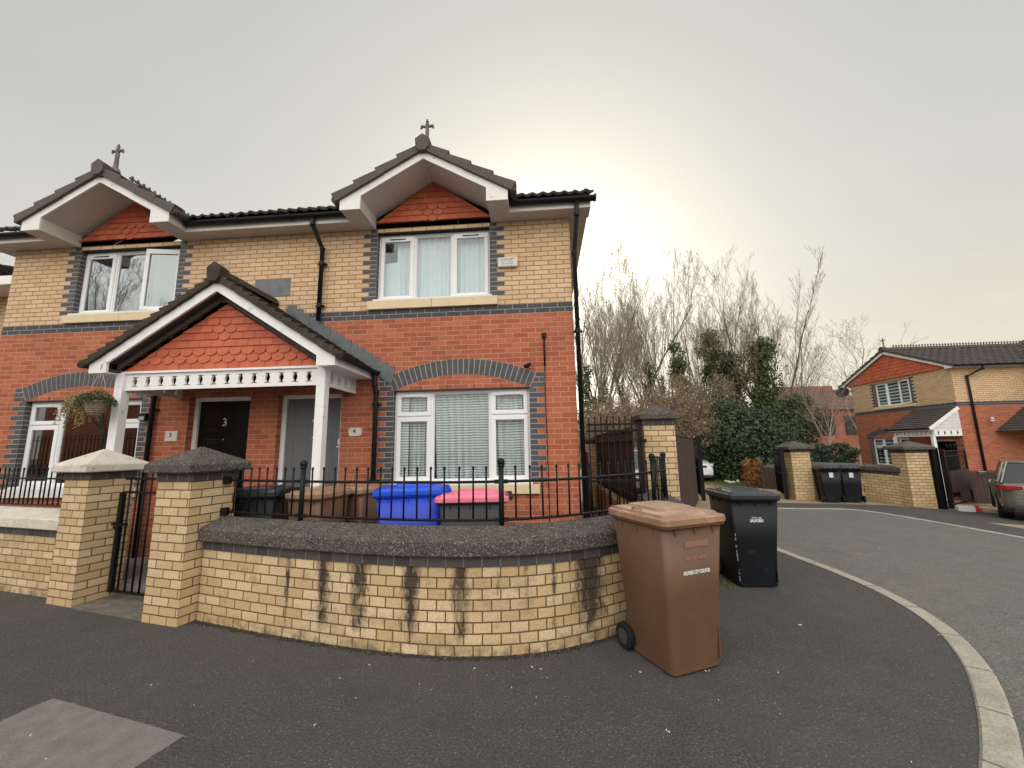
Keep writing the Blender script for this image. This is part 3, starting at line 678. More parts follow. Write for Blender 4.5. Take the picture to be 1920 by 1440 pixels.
def gutter(par,p,q,r=.055,mat='gutter_plastic',brk=True):
    p,q=Vector(p),Vector(q); d=(q-p).normalized(); s=d.cross(Vector((0,0,1))).normalized(); mb=MB(); prof=[]
    for i in range(9): a=PI+PI*i/8; prof.append((r*math.cos(a),r*math.sin(a)))
    for i in range(9): a=2*PI-PI*i/8; prof.append(((r-.006)*math.cos(a),(r-.006)*math.sin(a)))
    mb.loft([[p+s*x+Vector((0,0,z)) for x,z in prof],[q+s*x+Vector((0,0,z)) for x,z in prof]])
    L=(q-p).length; n=max(1,int(L/.75))
    for i in range(n+1):
        c=p+(q-p)*(i/n if n else 0); a=c-d*.014; b=c+d*.014; R2=r+.007
        pf=[(R2*math.cos(PI+PI*k/8),R2*math.sin(PI+PI*k/8)) for k in range(9)]+[(R2,.012),(-R2,.012)]
        mb.loft([[a+s*x+Vector((0,0,z)) for x,z in pf],[b+s*x+Vector((0,0,z)) for x,z in pf]])
    return put(mb,'gutter',mat,par)
def downpipe(par,path,r=.034,mat='black_plastic',clips=()):
    mb=MB(); mb.tube(path,r,10)
    for i in range(1,len(path)-1): mb.ball(path[i],r*1.32,10)
    for x,y,z in clips: mb.lathe([(r*1.25,-.03),(r*1.25,.03)],(x,y,z),10); mb.box(x-.07,x+.07,y+.005,y+.05,z-.012,z+.012)
    return put(mb,'downpipe',mat,par)
def fret(par,p,q,z0,z1,nh,th=.03,mat='white_paint',hw=.055,name='valance'):
    """board with baluster shaped holes from p to q (plan), real openings"""
    p,q=Vector((p[0],p[1],0)),Vector((q[0],q[1],0)); L=(q-p).length; d=(q-p)/L; nn=Vector((d.y,-d.x,0)); mb=MB(); H=z1-z0
    prof=[(0.,0),(.22,0),(.22,.50),(.27,.50),(.27,.20),(.34,.22),(.43,.34),(.52,.38),(.61,.34),(.70,.22),(.75,.20),(.75,.46),(.80,.46),(.80,0),(1.,0)]
    pitch=L/(nh+.35)
    rows=[(0,.22,None),(.22,.27,(.5,.5)),(.27,.34,(.2,.24)),(.34,.43,(.24,.35)),(.43,.52,(.35,.39)),(.52,.61,(.39,.35)),(.61,.70,(.35,.24)),(.70,.75,(.24,.2)),(.75,.80,(.47,.47)),(.80,1.,None)]
    def seg(ua,ub,va,vb,fa,fb):   # piece between x ua..ub at bottom and fa..fb at the top
        A=p+d*ua; B=p+d*ub; C_=p+d*fb; D_=p+d*fa; h=nn*th/2
        lo=[A-h,B-h,B+h,A+h]; hi=[D_-h,C_-h,C_+h,D_+h]
        mb.loft([[v+Vector((0,0,z0+va*H)) for v in lo],[v+Vector((0,0,z0+vb*H)) for v in hi]])
    for va,vb,wd in rows:
        if wd is None: seg(0,L,va,vb,0,L); continue
        for i in range(nh+1):
            c0=pitch*(i-.5+.175+.5); cl_=pitch*(.675+i-1); cr=pitch*(.675+i)
            a0=0 if i==0 else cl_+wd[0]*2*hw*.5*1.6; b0=L if i==nh else cr-wd[0]*2*hw*.5*1.6
            a1=0 if i==0 else cl_+wd[1]*2*hw*.5*1.6; b1=L if i==nh else cr-wd[1]*2*hw*.5*1.6
            seg(a0,b0,va,vb,a1,b1)
    return put(mb,name,mat,par)

# ------------------------------------------------------------------ the pair of houses
H=thing('semi_detached_house','yellow and red brick pair of houses, numbers 3 and 4, with one shared porch','house',(0,0,0))
UP=[(-3.0375,-1.2375,3.92,5.045),(-8.2125,-6.4125,3.92,5.045)]
GF=[(-2.70,-.675,1.145,2.495),(-8.775,-6.75,1.145,2.495)]
DR=[(-5.95,-4.95,.15,2.495),(-4.50,-3.50,.15,2.495)]
wall(H,'lower_wall','red_brick',-9.45,0,-.1,3.62,GF+DR,8,8)
wall(H,'brick_band','slate_brick',-9.45,0,3.62,3.77,[],8,8)
wall(H,'upper_wall','yellow_brick',-9.45,0,3.77,5.125,UP,8,8)
for x in(-9.45,0):
    mb=MB(); mb.face([(x,0,5.125),(x,8,5.125),(x,4,7.55)]); put(mb,'gable_wall','yellow_brick',H,voff=ZB,fix=False)
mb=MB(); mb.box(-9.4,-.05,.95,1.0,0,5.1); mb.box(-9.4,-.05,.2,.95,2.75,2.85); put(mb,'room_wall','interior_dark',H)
for k,(x0,x1,z0,z1) in enumerate(UP):
    c=(x0+x1)/2
    wn=window(H,x0,x1,z0,z1,[(0,.325,0,1,1,0),(.325,.665,0,1,0,0),(.665,1,0,1,1,.17 if k else 0)],glass='window_glass_reflective' if k else 'window_glass',vents=(0,2))
    if k==0:
        curtain_mesh(wn,x0+.26,x1-.03,z0+.03,z1-.04,.20,'pale_voile',.016,.10,3); 
        cm=MB(); cm.face([(x0+.05,.19,z0+.04),(x0+.33,.19,z0+.04),(x0+.30,.19,z0+.72),(x0+.05,.19,z0+.70)]); put(cm,'net_curtain','pale_voile',wn)
    else:
        cm=MB(); cm.box(x1-.56,x1-.05,.14,.15,z0+.05,z1-.06); put(cm,'roller_blind','plaster_white',wn)
    sm=MB(); sm.box(x0-.03,x1+.03,-.035,.09,z0-.012,z0+.016); put(sm,'window_board','white_sill',wn,bevel=.003)
    sm=MB(); sm.box(x0-.115,c-.003,-.045,.08,z0-.15,z0-.013); sm.box(c+.003,x1+.115,-.045,.08,z0-.15,z0-.013); put(sm,'sill','cream_sill',wn,bevel=.006)
    for s,j in((-1,x0),(1,x1)): quoins(H,j,s,4,20,0)
    lm=MB(); lm.box(x0,x1,-.004,.086,z1-.001,z1+.012); put(lm,'lintel','black_plastic',H)
for k,(x0,x1,z0,z1) in enumerate(GF):
    lights=[(0,.278,0,.715,1,0),(0,.278,.715,1,1,0),(.278,.715,0,1,0,0),(.715,1,0,.715,1,0),(.715,1,.715,1,1,0)]
    wn=window(H,x0,x1,z0,z1,lights,glass='window_glass_reflective' if k else 'window_glass')
    for a in ((x0+.03,x0+.5),(x1-.5,x1-.03)): vt=MB(); m=sum(a)/2; vt.box(m-.14,m+.14,.058,.07,z1-.085,z1-.070); put(vt,'trickle_vent','white_upvc',wn)
    if k==0:
        curtain_mesh(wn,x0+.03,x0+.20,z0,z1-.03,.135,'striped_voile',.004,.2,7)
        curtain_mesh(wn,x0+.20,x0+.60,z0,z1-.03,.165,'striped_voile',.026,.085,5); curtain_mesh(wn,x0+.60,x1-.12,z0,z1-.03,.165,'striped_voile',.028,.12,9,skew=.04)
    sm=MB(); sm.box(x0-.02,x1+.02,-.035,.09,z0-.022,z0+.014); put(sm,'window_board','white_upvc',wn,bevel=.003)
    sm=MB(); sm.box(x0-.115,x1+.115,-.05,.08,z0-.15,z0-.024); put(sm,'sill','white_sill' if k else 'cream_sill',wn,bevel=.006)
    for s,j in((-1,x0),(1,x1)): quoins(H,j,s,-33,-15,1)
    arch(H,(x0+x1)/2,(x1-x0)/2,z1,.225)
    lm=MB(); lm.box(x0-.05,x1+.05,-.003,.084,z1-.003,z1+.010)
    for q in range(4): xx=x0+(x1-x0)*(.2+.2*q); lm.box(xx-.004,xx+.004,-.005,.01,z1+.01,z1+.07)
    put(lm,'lintel','brown_trim',H)
# doors
for k,(x0,x1,z0,z1) in enumerate(DR):
    y=.105; mat='door_black' if k==0 else 'door_grey'
    fr=MB(); fr.box(x0,x0+.065,y,y+.09,z0,z1); fr.box(x1-.065,x1,y,y+.09,z0,z1); fr.box(x0+.065,x1-.065,y+.001,y+.089,z1-.065,z1)
    frm=put(fr,'door_frame','white_paint' if k==0 else 'white_upvc',H,bevel=.004)
    st=MB(); st.box(x0-.0,x1,-.25,y+.1,.0,.17); put(st,'door_step','concrete_slab',H)
    a,b=x0+.068,x1-.068; mb=MB(); yd=y+.035; mb.box(a,b,yd,yd+.045,z0+.01,z1-.068)
    m=(a+b)/2; rows=[(z1-.17-.35,z1-.17),(z1-.62-.95,z1-.62)] if k else [(z1-.17-.36,z1-.17),(z1-.66-.42,z1-.66),(z1-1.24-.6,z1-1.24)]
    for z2,z3 in rows:
        for c0,c1 in((a+.11,m-.06),(m+.06,b-.11)):
            mb.box(c0,c1,yd-.006,yd+.002,z2,z2+.018); mb.box(c0,c1,yd-.006,yd+.002,z3-.018,z3); mb.box(c0,c0+.018,yd-.0055,yd+.002,z2+.018,z3-.018); mb.box(c1-.018,c1,yd-.0055,yd+.002,z2+.018,z3-.018)
            mb.box(c0+.045,c1-.045,yd-.004,yd+.002,z2+.045,z3-.045)
    dr=put(mb,'door',mat,H,bevel=.003)
    hm=MB(); hx=b-.05 if k else a+.05
    hm.box(hx-.017,hx+.017,yd-.012,yd,z0+.82,z0+1.04); hm.bar((hx,yd-.045,z0+.96),(hx-.12 if k else hx+.12,yd-.045,z0+.96),.018,.018); hm.bar((hx,yd-.045,z0+.96),(hx,yd,z0+.96),.018,.018)
    put(hm,'handle','steel',dr)
    lm=MB(); lm.box(m-.13,m+.13,yd-.008,yd,z0+.74,z0+.79); put(lm,'letter_plate','brass',dr)
    pm=MB(); pm.tube([(m,yd-.014,z1-.66),(m,yd,z1-.66)],.012,8); put(pm,'spyhole','steel',dr)
    text('34'[k],.17,onface(m+(.0 if k==0 else .02),yd-.006,z1-.40),'steel','door_number',dr,bold=.002)
    if k:
        bx=MB(); bx.box(x1-.075,x1-.02,y-.02,y,1.72,1.80); bx.box(x1-.085,x1-.03,y-.03,y,1.68,1.70); put(bx,'bell_push','white_upvc',H)
    else:
        bx=MB(); bx.box(x0+.01,x0+.045,y-.02,y,1.62,1.68); put(bx,'bell_push','black_plastic',H)
# eaves
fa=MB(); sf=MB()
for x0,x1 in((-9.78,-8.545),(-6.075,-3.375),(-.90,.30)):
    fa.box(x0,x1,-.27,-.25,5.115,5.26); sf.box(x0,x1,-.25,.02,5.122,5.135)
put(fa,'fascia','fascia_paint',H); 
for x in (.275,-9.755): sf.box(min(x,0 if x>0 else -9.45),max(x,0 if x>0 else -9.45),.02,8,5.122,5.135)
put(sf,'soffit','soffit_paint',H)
vb=MB()
for x in (.29,-9.77):
    vb.bar((x,-.30,5.20),(x,4,7.70),.02,.16); vb.bar((x,8.3,5.20),(x,4,7.70),.02,.16)
put(vb,'verge_board','fascia_paint',H)
for p,q in(((-9.80,-.325,5.235),(-8.56,-.325,5.235)),((-6.02,-.325,5.235),(-3.43,-.325,5.235)),((-.86,-.325,5.235),(.36,-.325,5.235))): gutter(H,p,q,.058)
s30=.5774
def zr(y): return 5.295+(y+.37)*s30
for (a,b,c,d) in((-9.80,-8.55,-9.80,-7.31),(-6.08,-3.38,-7.31,-2.14),(-.90,.34,-2.14,.34)):
    tiled(H,'roof_slope','roof_tile',(a,-.37,zr(-.37)),(b,-.37,zr(-.37)),(c,.95,zr(.95)),(d,.95,zr(.95)))
tiled(H,'roof_slope','roof_tile',(-9.80,.95,zr(.95)),(.34,.95,zr(.95)),(-9.80,4,zr(4)),(.34,4,zr(4)))
tiled(H,'roof_slope','roof_tile',(.34,8.37,zr(-.37)),(-9.80,8.37,zr(-.37)),(.34,4,zr(4)),(-9.80,4,zr(4)))
ridge(H,'ridge_tiles','verge_tile',(-9.8,4,zr(4)+.05),(.34,4,zr(4)+.05),block=False)
for cx in(-2.1375,-7.3125):
    hw,iw,zp,ze,vt_=1.24,.93,5.985,5.27,.125; sl=(zp-ze)/hw; zi=zp-sl*iw-vt_
    bb=bargeboard(H,cx,hw,-.58,-.56,5.115,ze,zp,iw,vt_,'fascia_paint')
    sf=MB()
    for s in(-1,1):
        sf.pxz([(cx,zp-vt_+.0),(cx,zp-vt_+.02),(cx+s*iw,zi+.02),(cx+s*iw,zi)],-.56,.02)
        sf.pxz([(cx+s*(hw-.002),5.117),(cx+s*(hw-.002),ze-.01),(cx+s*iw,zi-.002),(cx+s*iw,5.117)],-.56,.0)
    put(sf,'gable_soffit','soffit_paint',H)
    tiles_hung(H,cx,.93,5.205,5.205+.93*sl+.13,-.02,center={(0,0),(1,-1),(1,0),(2,-1),(2,0),(2,1)})
    for s in(-1,1):
        e=cx+s*(hw+.05); zz=ze-.02
        A,B=(e,-.60,zz),(e,1.1,zz); C1,D1=(cx,-.60,zp+.03),(cx,1.1,zp+.03)
        tiled(H,'gable_roof','roof_tile',A,B,C1,D1)
        verge(H,'verge_tile',(e,-.60,zz),(cx,-.60,zp+.012),4)
        mbx=MB(); mbx.tube([(e+s*.02,-.60,zz+.03),(e+s*.02,-.28,zz+.03)],.055,8); put(mbx,'eave_tile','roof_tile',H)
    ridge(H,'ridge_tiles','verge_tile',(cx,-.62,zp+.13),(cx,1.05,zp+.13))
    finial(H,cx,-.40,zp+.20); cresting(H,(cx,-.18,zp+.18),(cx,1.0,zp+.18),12)
# the shared porch
P=D.objects.new('porch',None); COL.objects.link(P); P.parent=H; P.location=(-4.70,-.55,0); P['label']='white gabled porch with red hung tiles and mossy roof'
cx=-4.70; hw,iw,zp,ze,vt_=1.665,1.42,3.87,2.80,.145; sl=(zp-ze)/hw
def pp(mb,name,mat,**k): return put(mb,name,mat,P,world=True,**k)
_put=put
def put(mb,name,mats,parent=None,**k):      # porch pieces are built in house coordinates
    if parent is P: k['world']=True
    return _put(mb,name,mats,parent,**k)
bargeboard(P,cx,hw,-1.10,-1.07,2.68,ze,zp,iw,vt_,'white_paint')
mb=MB()
for s in(-1,1):
    zi=zp-sl*iw-vt_
    mb.pxz([(cx,zp-vt_+.0),(cx,zp-vt_+.02),(cx+s*iw,zi+.02),(cx+s*iw,zi)],-1.07,-.90)
    mb.pxz([(cx,zp-vt_-.005),(cx,zp-vt_-.08),(cx+s*(iw-.01),zi-.08),(cx+s*(iw-.01),zi-.005)],-.975,-.945)
put(mb,'barge_lining','brown_trim',P)
tiles_hung(P,cx,iw-.03,2.725,2.725+(iw-.03)*sl,-.885,rows_scal=(1,2),center={(4,0),(5,-1),(5,0),(6,0)},tw=.172,rh=.101)
for s in(-1,1):
    e=cx+s*(hw+.06)
    flattiles(P,'porch_roof','mossy_tile',(e,-1.12,ze-.0),(e,.0,ze-.0),(cx,-1.12,zp+.055),(cx,.0,zp+.055),.17,.115,.016)
    verge(P,'mossy_tile',(e,-1.12,ze-.035),(cx,-1.12,zp+.01),15,.045,.14)
    fm=MB(); fx=cx+s*(hw-.01); fm.box(min(fx,fx+s*.02),max(fx,fx+s*.02),-1.068,-.0,2.68,2.79); put(fm,'porch_fascia','white_paint',P)
    fm=MB(); a,b=cx+s*(iw-.0),cx+s*(hw-.012); fm.box(min(a,b),max(a,b),-1.068,0,2.682,2.694); put(fm,'porch_soffit','white_paint',P)
    gutter(P,(cx+s*(hw+.07),-1.13,2.80),(cx+s*(hw+.07),-.01,2.79),.05)
    px=-4.70+s*1.40
    pm=MB(); pm.box(px-.058,px+.058,-.94,-.825,.05,2.70); put(pm,'post','white_paint',P,bevel=.006)
ridge(P,'porch_ridge','mossy_tile',(cx,-1.15,zp+.13),(cx,0,zp+.13),r=.09,seg=.32)
mb=MB(); mb.box(cx-1.40,cx+1.40,-.93,-.83,2.695,2.722); put(mb,'porch_beam','white_paint',P)
mb=MB(); mb.box(cx-1.37,cx+1.37,-.82,-.01,2.70,2.712); mb.box(cx-1.3,cx+1.3,-.45,-.38,2.62,2.70); put(mb,'porch_ceiling','brown_trim',P)
def fw_(p,q,n):
    o=fret(P,p,q,2.47,2.695,n)
fw_((-6.04,-.885),(-3.36,-.885),14); fw_((-3.30,-.82),(-3.30,-.0),4); fw_((-6.10,-.82),(-6.10,-.0),4)
# lead flashing stepped up the wall beside the porch roof, and a square lead patch
zf=lambda x: 4.0-sl*abs(x-cx)
for s in(-1,1):
    mb=MB()
    for k in range(15):
        x0=cx+s*(.20+k*.115); x1=x0+s*.16; zl=zf(x0)
        mb.pxz([(x0,zl-.14),(x1,zf(x1)-.14),(x1+s*.035,zf(x1)+.06),(x1+s*.035,zl+.035),(x0+s*.035,zl+.055)],-.010-.0006*(k%2)-.003*(k%3),.0)
    put(mb,'lead_flashing','lead',P)
mb=MB(); mb.box(-5.04,-4.44,-.006,0,4.07,4.365); put(mb,'lead_patch','lead',H,bevel=.002)
# rainwater pipes
downpipe(H,[(-3.94,-.32,5.20),(-3.94,-.32,5.08),(-3.905,-.07,4.80),(-3.905,-.07,3.62)],clips=[(-3.905,-.07,4.55),(-3.905,-.07,3.86)])
downpipe(H,[(.09,-.32,5.20),(.09,-.31,4.98),(.055,-.03,4.52),(.055,-.03,.05)],clips=[(.055,-.04,3.3)])
downpipe(H,[(-2.97,-.10,2.78),(-2.97,-.06,2.58),(-2.945,-.055,2.48),(-2.945,-.055,.05)],clips=[(-2.945,-.06,2.30),(-2.945,-.06,1.2)])
downpipe(H,[(-6.43,-.12,2.78),(-6.46,-.06,2.62),(-6.50,-.055,2.50),(-6.50,-.055,.05)],clips=[(-6.50,-.06,2.30)])

# small things fixed to the front
t=thing('alarm_box','cream burglar alarm box with grey lettering beside the upstairs window of number 4','alarm box',(-.96,-.0,4.43))
mb=MB(); mb.box(-.15,.15,-.055,0,-.078,.078); b=_put(mb,'case','alarm_cream',t,bevel=.012)
mb=MB(); mb.box(-.128,.128,-.058,-.0555,-.06,.062); _put(mb,'label_plate','plaster_white',t)
text('CONCEPT',.048,onface(0,-.059,.035),'text_grey','lettering',t,bold=.001); text('ALARM SYSTEMS',.026,onface(0,-.059,-.005),'text_grey','lettering',t); text('061 737 8800',.032,onface(0,-.059,-.036),'text_grey','lettering',t)
for k,(x,z,n,lab) in enumerate(((-3.265,1.90,'4','pale oval-ended plaque numbered 4 on the brick between grey door and window'),(-6.18,1.895,'3','pale square plaque numbered 3 on the brick beside the black door'))):
    t=thing('house_number_plaque',lab,'house number',(x,0,z),group='number plaques by the doors'); mb=MB()
    w_=.10; hh=.062 if k==0 else .078
    if k==0: pl=[(-w_,-hh*.6),(-w_*.7,-hh),(w_*.7,-hh),(w_,-hh*.6),(w_,hh*.6),(w_*.7,hh),(-w_*.7,hh),(-w_,hh*.6)]
    else: pl=[(-w_,-hh),(w_,-hh),(w_,hh),(-w_,hh)]
    mb.pxz(pl,-.018,0); _put(mb,'plate','plaque',t,bevel=.002)
    text(n,.085,onface(-.01,-.019,.012),'text_black','numeral',t,bold=.002)
    mb=MB()
    for s in(-1,1): mb.tube([(s*.082,-.022,0),(s*.082,-.01,0)],.006,6)
    _put(mb,'screw','steel',t)
t=thing('security_camera','small dark camera fixed over the right end of the brick arch','camera',(-.685,-.0,2.80))
mb=MB(); mb.tube([(0,0,0),(0,-.05,.01)],.016,8); _put(mb,'bracket','black_plastic',t); mb=MB(); mb.tube([(.03,-.06,.03),(-.04,-.12,-.02)],[.026,.03],10); _put(mb,'housing','black_plastic',t)
mb=MB(); mb.box(-.475,-.405,-.022,0,3.225,3.30); mb.tube([(-.44,-.016,3.24),(-.44,-.016,2.80)],.013,8); mb.tube([(-.44,-.010,2.82),(-.447,-.010,2.4),(-.44,-.010,1.9),(-.438,-.010,.3)],.0065,6)
tag(_put(mb,'cable','black_iron',None),'thin black cable running down the brickwork right of the downstairs window','cable')
t=thing('wall_light','small black box light on the slate quoin beside the left downpipe','wall light',(-6.63,-.0,2.19)); mb=MB(); mb.box(-.06,.06,-.09,0,-.05,.06); _put(mb,'case','black_plastic',t,bevel=.008); mb=MB(); mb.box(-.045,.045,-.094,-.089,-.045,.01); _put(mb,'lens','lamp_clear',t)

# hanging basket from the porch barge
t=thing('hanging_basket','wicker hanging basket of green and trailing straw-coloured plants at the porch corner','hanging basket',(-6.11,-1.16,2.22)); t.scale=(.72,.72,.95)
mb=MB(); mb.lathe([(.0,-.11),(.07,-.10),(.12,-.05),(.15,.02),(.16,.09),(.15,.09),(.13,.02),(.1,-.04),(0,-.08)],(0,0,0),18); bk=_put(mb,'basket','wicker',t)
mb=MB()
for k in range(7): z=-.09+k*.027; r=.095+.068*(k/6)**.6; mb.tube([(r*math.cos(2*PI*i/18),r*math.sin(2*PI*i/18),z) for i in range(19)],.006,5,cap=False)
_put(mb,'weave','wicker',t)
mb=MB()
for k in range(3): a=2*PI*k/3+.4; mb.tube([(.155*math.cos(a),.155*math.sin(a),.09),(0,0,.55)],.0025,4)
mb.tube([(0,0,.55),(.0,0,.60),(.02,.03,.63),(.03,.055,.60)],.006,6); _put(mb,'chain','steel',t)
mb=MB()
for _ in range(1500):
    a=rr(0,6.28); rad=.27*math.sqrt(rnd()); x,y=rad*math.cos(a),rad*math.sin(a); z=.07+rr(0,.20)*(1-rad*2.6)-max(0,rad-.18)*.6; n=Vector((rr(-1,1),rr(-1,1),rr(-.2,1))).normalized()*rr(.012,.03); q=n.orthogonal().normalized()*.008
    c=Vector((x,y,z)); mb.face([c-q,c+q,c+n+q*.2,c+n-q*.2],0,(rnd(),rnd()))
_put(mb,'foliage','basket_green',t,fix=False)
mb=MB()
for s_ in range(44):
    c=Vector((rr(-.16,.02),rr(-.12,.12),.12)); v=Vector((rr(-.06,-.018),rr(-.01,.01),rr(.005,.02)))
    if s_%3==0: v.x*=.4
    for i in range(rr(8,17).__int__()):
        c=c+v; v.z-=.0042; v.x*=.93
        for _ in range(5):
            n=Vector((rr(-1,1),rr(-1,1),rr(-1,.6))).normalized()*rr(.014,.03); q=n.orthogonal().normalized()*rr(.006,.013); d_=c+Vector((rr(-.02,.02),rr(-.02,.02),rr(-.02,.02)))
            mb.face([d_-q,d_+q,d_+n+q*.4,d_+n-q*.4],0,(rnd(),rnd()))
_put(mb,'trailing_plant','basket_dry',t,fix=False)
put=_put

# ------------------------------------------------------------------ garden walls, pillars, railings, gates
CH=.0845
def arclen(P):
    u=[0]
    for i in range(len(P)-1): u.append(u[-1]+(P[i+1]-P[i]).length)
    return u
def garden_wall(label,pts,zfun,nc=8,mats=('wall_brick','wall_brick_short','wall_slate','stone_dark'),short=(1.5,99),smooth=8,ht=None,group=None):
    P=spline([(x,y,0) for x,y in pts],smooth) if smooth else [Vector((x,y,0)) for x,y in pts]
    I=offset(P,-.215); u=arclen(P); n=len(P)
    t=thing('garden_wall',label,'wall',(P[n//2].x,P[n//2].y,zfun(P[n//2].x)),group=group); zt=nc*CH
    bw=MB(); sl=MB(); cp=MB()
    def strip(mb,a,b,za,zb,i,mi=0,v0=None,v1=None,sm=True):
        za=za if hasattr(za,'__len__') else (za,za); zb=zb if hasattr(zb,'__len__') else (zb,zb)
        v0=za[0] if v0 is None else v0; v1=zb[0] if v1 is None else v1
        mb.face([(a[i].x,a[i].y,zfun(a[i].x)+za[0]),(a[i+1].x,a[i+1].y,zfun(a[i+1].x)+za[1]),(b[i+1].x,b[i+1].y,zfun(b[i+1].x)+zb[1]),(b[i].x,b[i].y,zfun(b[i].x)+zb[0])],mi,[(u[i],v0),(u[i+1],v0),(u[i+1],v1),(u[i],v1)],sm)
    O2=offset(P,.012)
    prof=[(-.02,zt+CH),(.055,zt+CH+.003),(.062,zt+CH+.012),(.062,zt+CH+.115),(.05,zt+CH+.128),(-.16,zt+CH+.205),(-.20,zt+CH+.205),(-.40,zt+CH+.128),(-.41,zt+CH+.003),(-.19,zt+CH)]
    offs=[offset(P,d) for d,_ in prof]
    for i in range(n-1):
        mi=1 if short[0]<u[i]<short[1] else 0
        strip(bw,P,P,-.12,zt,i,mi); strip(bw,I,I,-.12,zt,i,0)
        strip(sl,O2,O2,zt,zt+CH,i,0,0.01,CH-.01); strip(sl,P,O2,zt,zt,i); strip(sl,I,I,zt,zt+CH,i)
        for k in range(len(prof)-1): strip(cp,offs[k],offs[k+1],prof[k][1],prof[k+1][1],i,0,k*.1,k*.1+.1,False)
    for e in (0,n-1):
        f=[(offs[k][e].x,offs[k][e].y,zfun(P[e].x)+prof[k][1]) for k in range(len(prof))]; cp.face(f if e else f[::-1])
        for mb,za,zb,A in((bw,-.12,zt,P),(sl,zt,zt+CH,O2)):
            q=[(A[e].x,A[e].y,zfun(P[e].x)+za),(I[e].x,I[e].y,zfun(P[e].x)+za),(I[e].x,I[e].y,zfun(P[e].x)+zb),(A[e].x,A[e].y,zfun(P[e].x)+zb)]; mb.face(q)
    put(bw,'brickwork',list(mats[:2]),t,world=True,fix=False); put(sl,'slate_course',mats[2],t,world=True,fix=False); put(cp,'coping',mats[3],t,world=True,fix=False)
    return P,t
def pillar(label,x,y,z0,w,rot,nc,mats=('pillar_brick','wall_slate','stone_dark'),cap=.09,lip=.10,peak=.16,dep=None,group='brick gate pillars with pyramid caps',zb=-.1):
    t=thing('gate_pillar',label,'pillar',(x,y,z0),rot,group); d=dep or w; zt=nc*CH
    mb=MB(); mb.box(-w/2,w/2,-d/2,d/2,zb,zt); put(mb,'brickwork',mats[0],t,uoff=w/2)
    mb=MB(); mb.box(-w/2-.012,w/2+.012,-d/2-.012,d/2+.012,zt,zt+CH); put(mb,'slate_course',mats[1],t,uoff=w/2,voff=zt-.005)
    a,b=w/2+cap,d/2+cap; z1=zt+CH+.002; mb=MB(); N=10
    secs=[[(-a+.01,-b+.01,z1),(a-.01,-b+.01,z1),(a-.01,b-.01,z1),(-a+.01,b-.01,z1)],[(-a,-b,z1+.012),(a,-b,z1+.012),(a,b,z1+.012),(-a,b,z1+.012)],[(-a,-b,z1+lip-.02),(a,-b,z1+lip-.02),(a,b,z1+lip-.02),(-a,b,z1+lip-.02)],[(-a+.02,-b+.02,z1+lip),(a-.02,-b+.02,z1+lip),(a-.02,b-.02,z1+lip),(-a+.02,b-.02,z1+lip)],[(-.012,-.012,z1+lip+peak),(.012,-.012,z1+lip+peak),(.012,.012,z1+lip+peak),(-.012,.012,z1+lip+peak)]]
    mb.loft(secs); put(mb,'cap',mats[2],t,bevel=.004); return t
flat=lambda x:0.
WF=[(-3.95,-1.765),(-3.3,-1.95),(-2.68,-2.11),(-1.93,-2.27),(-1.25,-2.34),(-.62,-2.26),(-.10,-2.03),(.40,-1.66),(.85,-1.22),(1.12,-.75),(1.24,-.25),(1.30,.25),(1.33,.70)]
WP,_=garden_wall('curved yellow brick garden wall with dark weathered coping and black stains',WF,flat,short=(1.55,4.9))
garden_wall('low yellow brick wall with pale coping, left of the pale-capped pillar',[(-11.5,-.08),(-9.6,-.50),(-7.2,-1.03),(-6.0,-1.30)],flat,nc=8,mats=('wall_brick','wall_brick','wall_slate','stone_pale'),short=(99,100),smooth=0)
pillar('yellow brick gate pillar with the clean pale stone cap',-5.80,-1.245,0,.44,R(-13),16,mats=('pillar_brick','wall_slate','stone_pale'))
pillar('yellow brick gate pillar with dark speckled cap, right of the iron gate',-4.19,-1.64,0,.48,R(-12.5),16)
pillar('tall yellow brick pillar at the side of the house, behind the brown bin',1.32,.95,0,.48,0,23,mats=('pillar_brick','wall_slate','stone_dark'),cap=.07)
pillar('far yellow brick pillar behind the pair of black bins',7.41,7.76,-.10,.56,0,17,mats=('pillar_brick','wall_slate','stone_dark'),cap=.11)
pillar('far yellow brick pillar beside the black gate post and wooden gate',10.30,7.19,-.24,.62,0,18,mats=('pillar_brick','wall_slate','stone_dark'),cap=.12,dep=.50)
pillar('narrow pillar at the far end of the brown side fence',.84,5.75,0,.45,0,20,cap=.06)
garden_wall('low yellow brick wall behind the pair of black bins, turning at a corner',[(7.70,7.72),(9.72,8.32)],gz,nc=10,mats=('pillar_brick','pillar_brick','wall_slate','stone_dark'),short=(99,100),smooth=0,group='far garden wall runs')
garden_wall('short return of low yellow brick wall against the far pillar by the gate post',[(9.72,8.30),(10.02,7.2)],gz,nc=10,mats=('pillar_brick','pillar_brick','wall_slate','stone_dark'),short=(99,100),smooth=0,group='far garden wall runs')

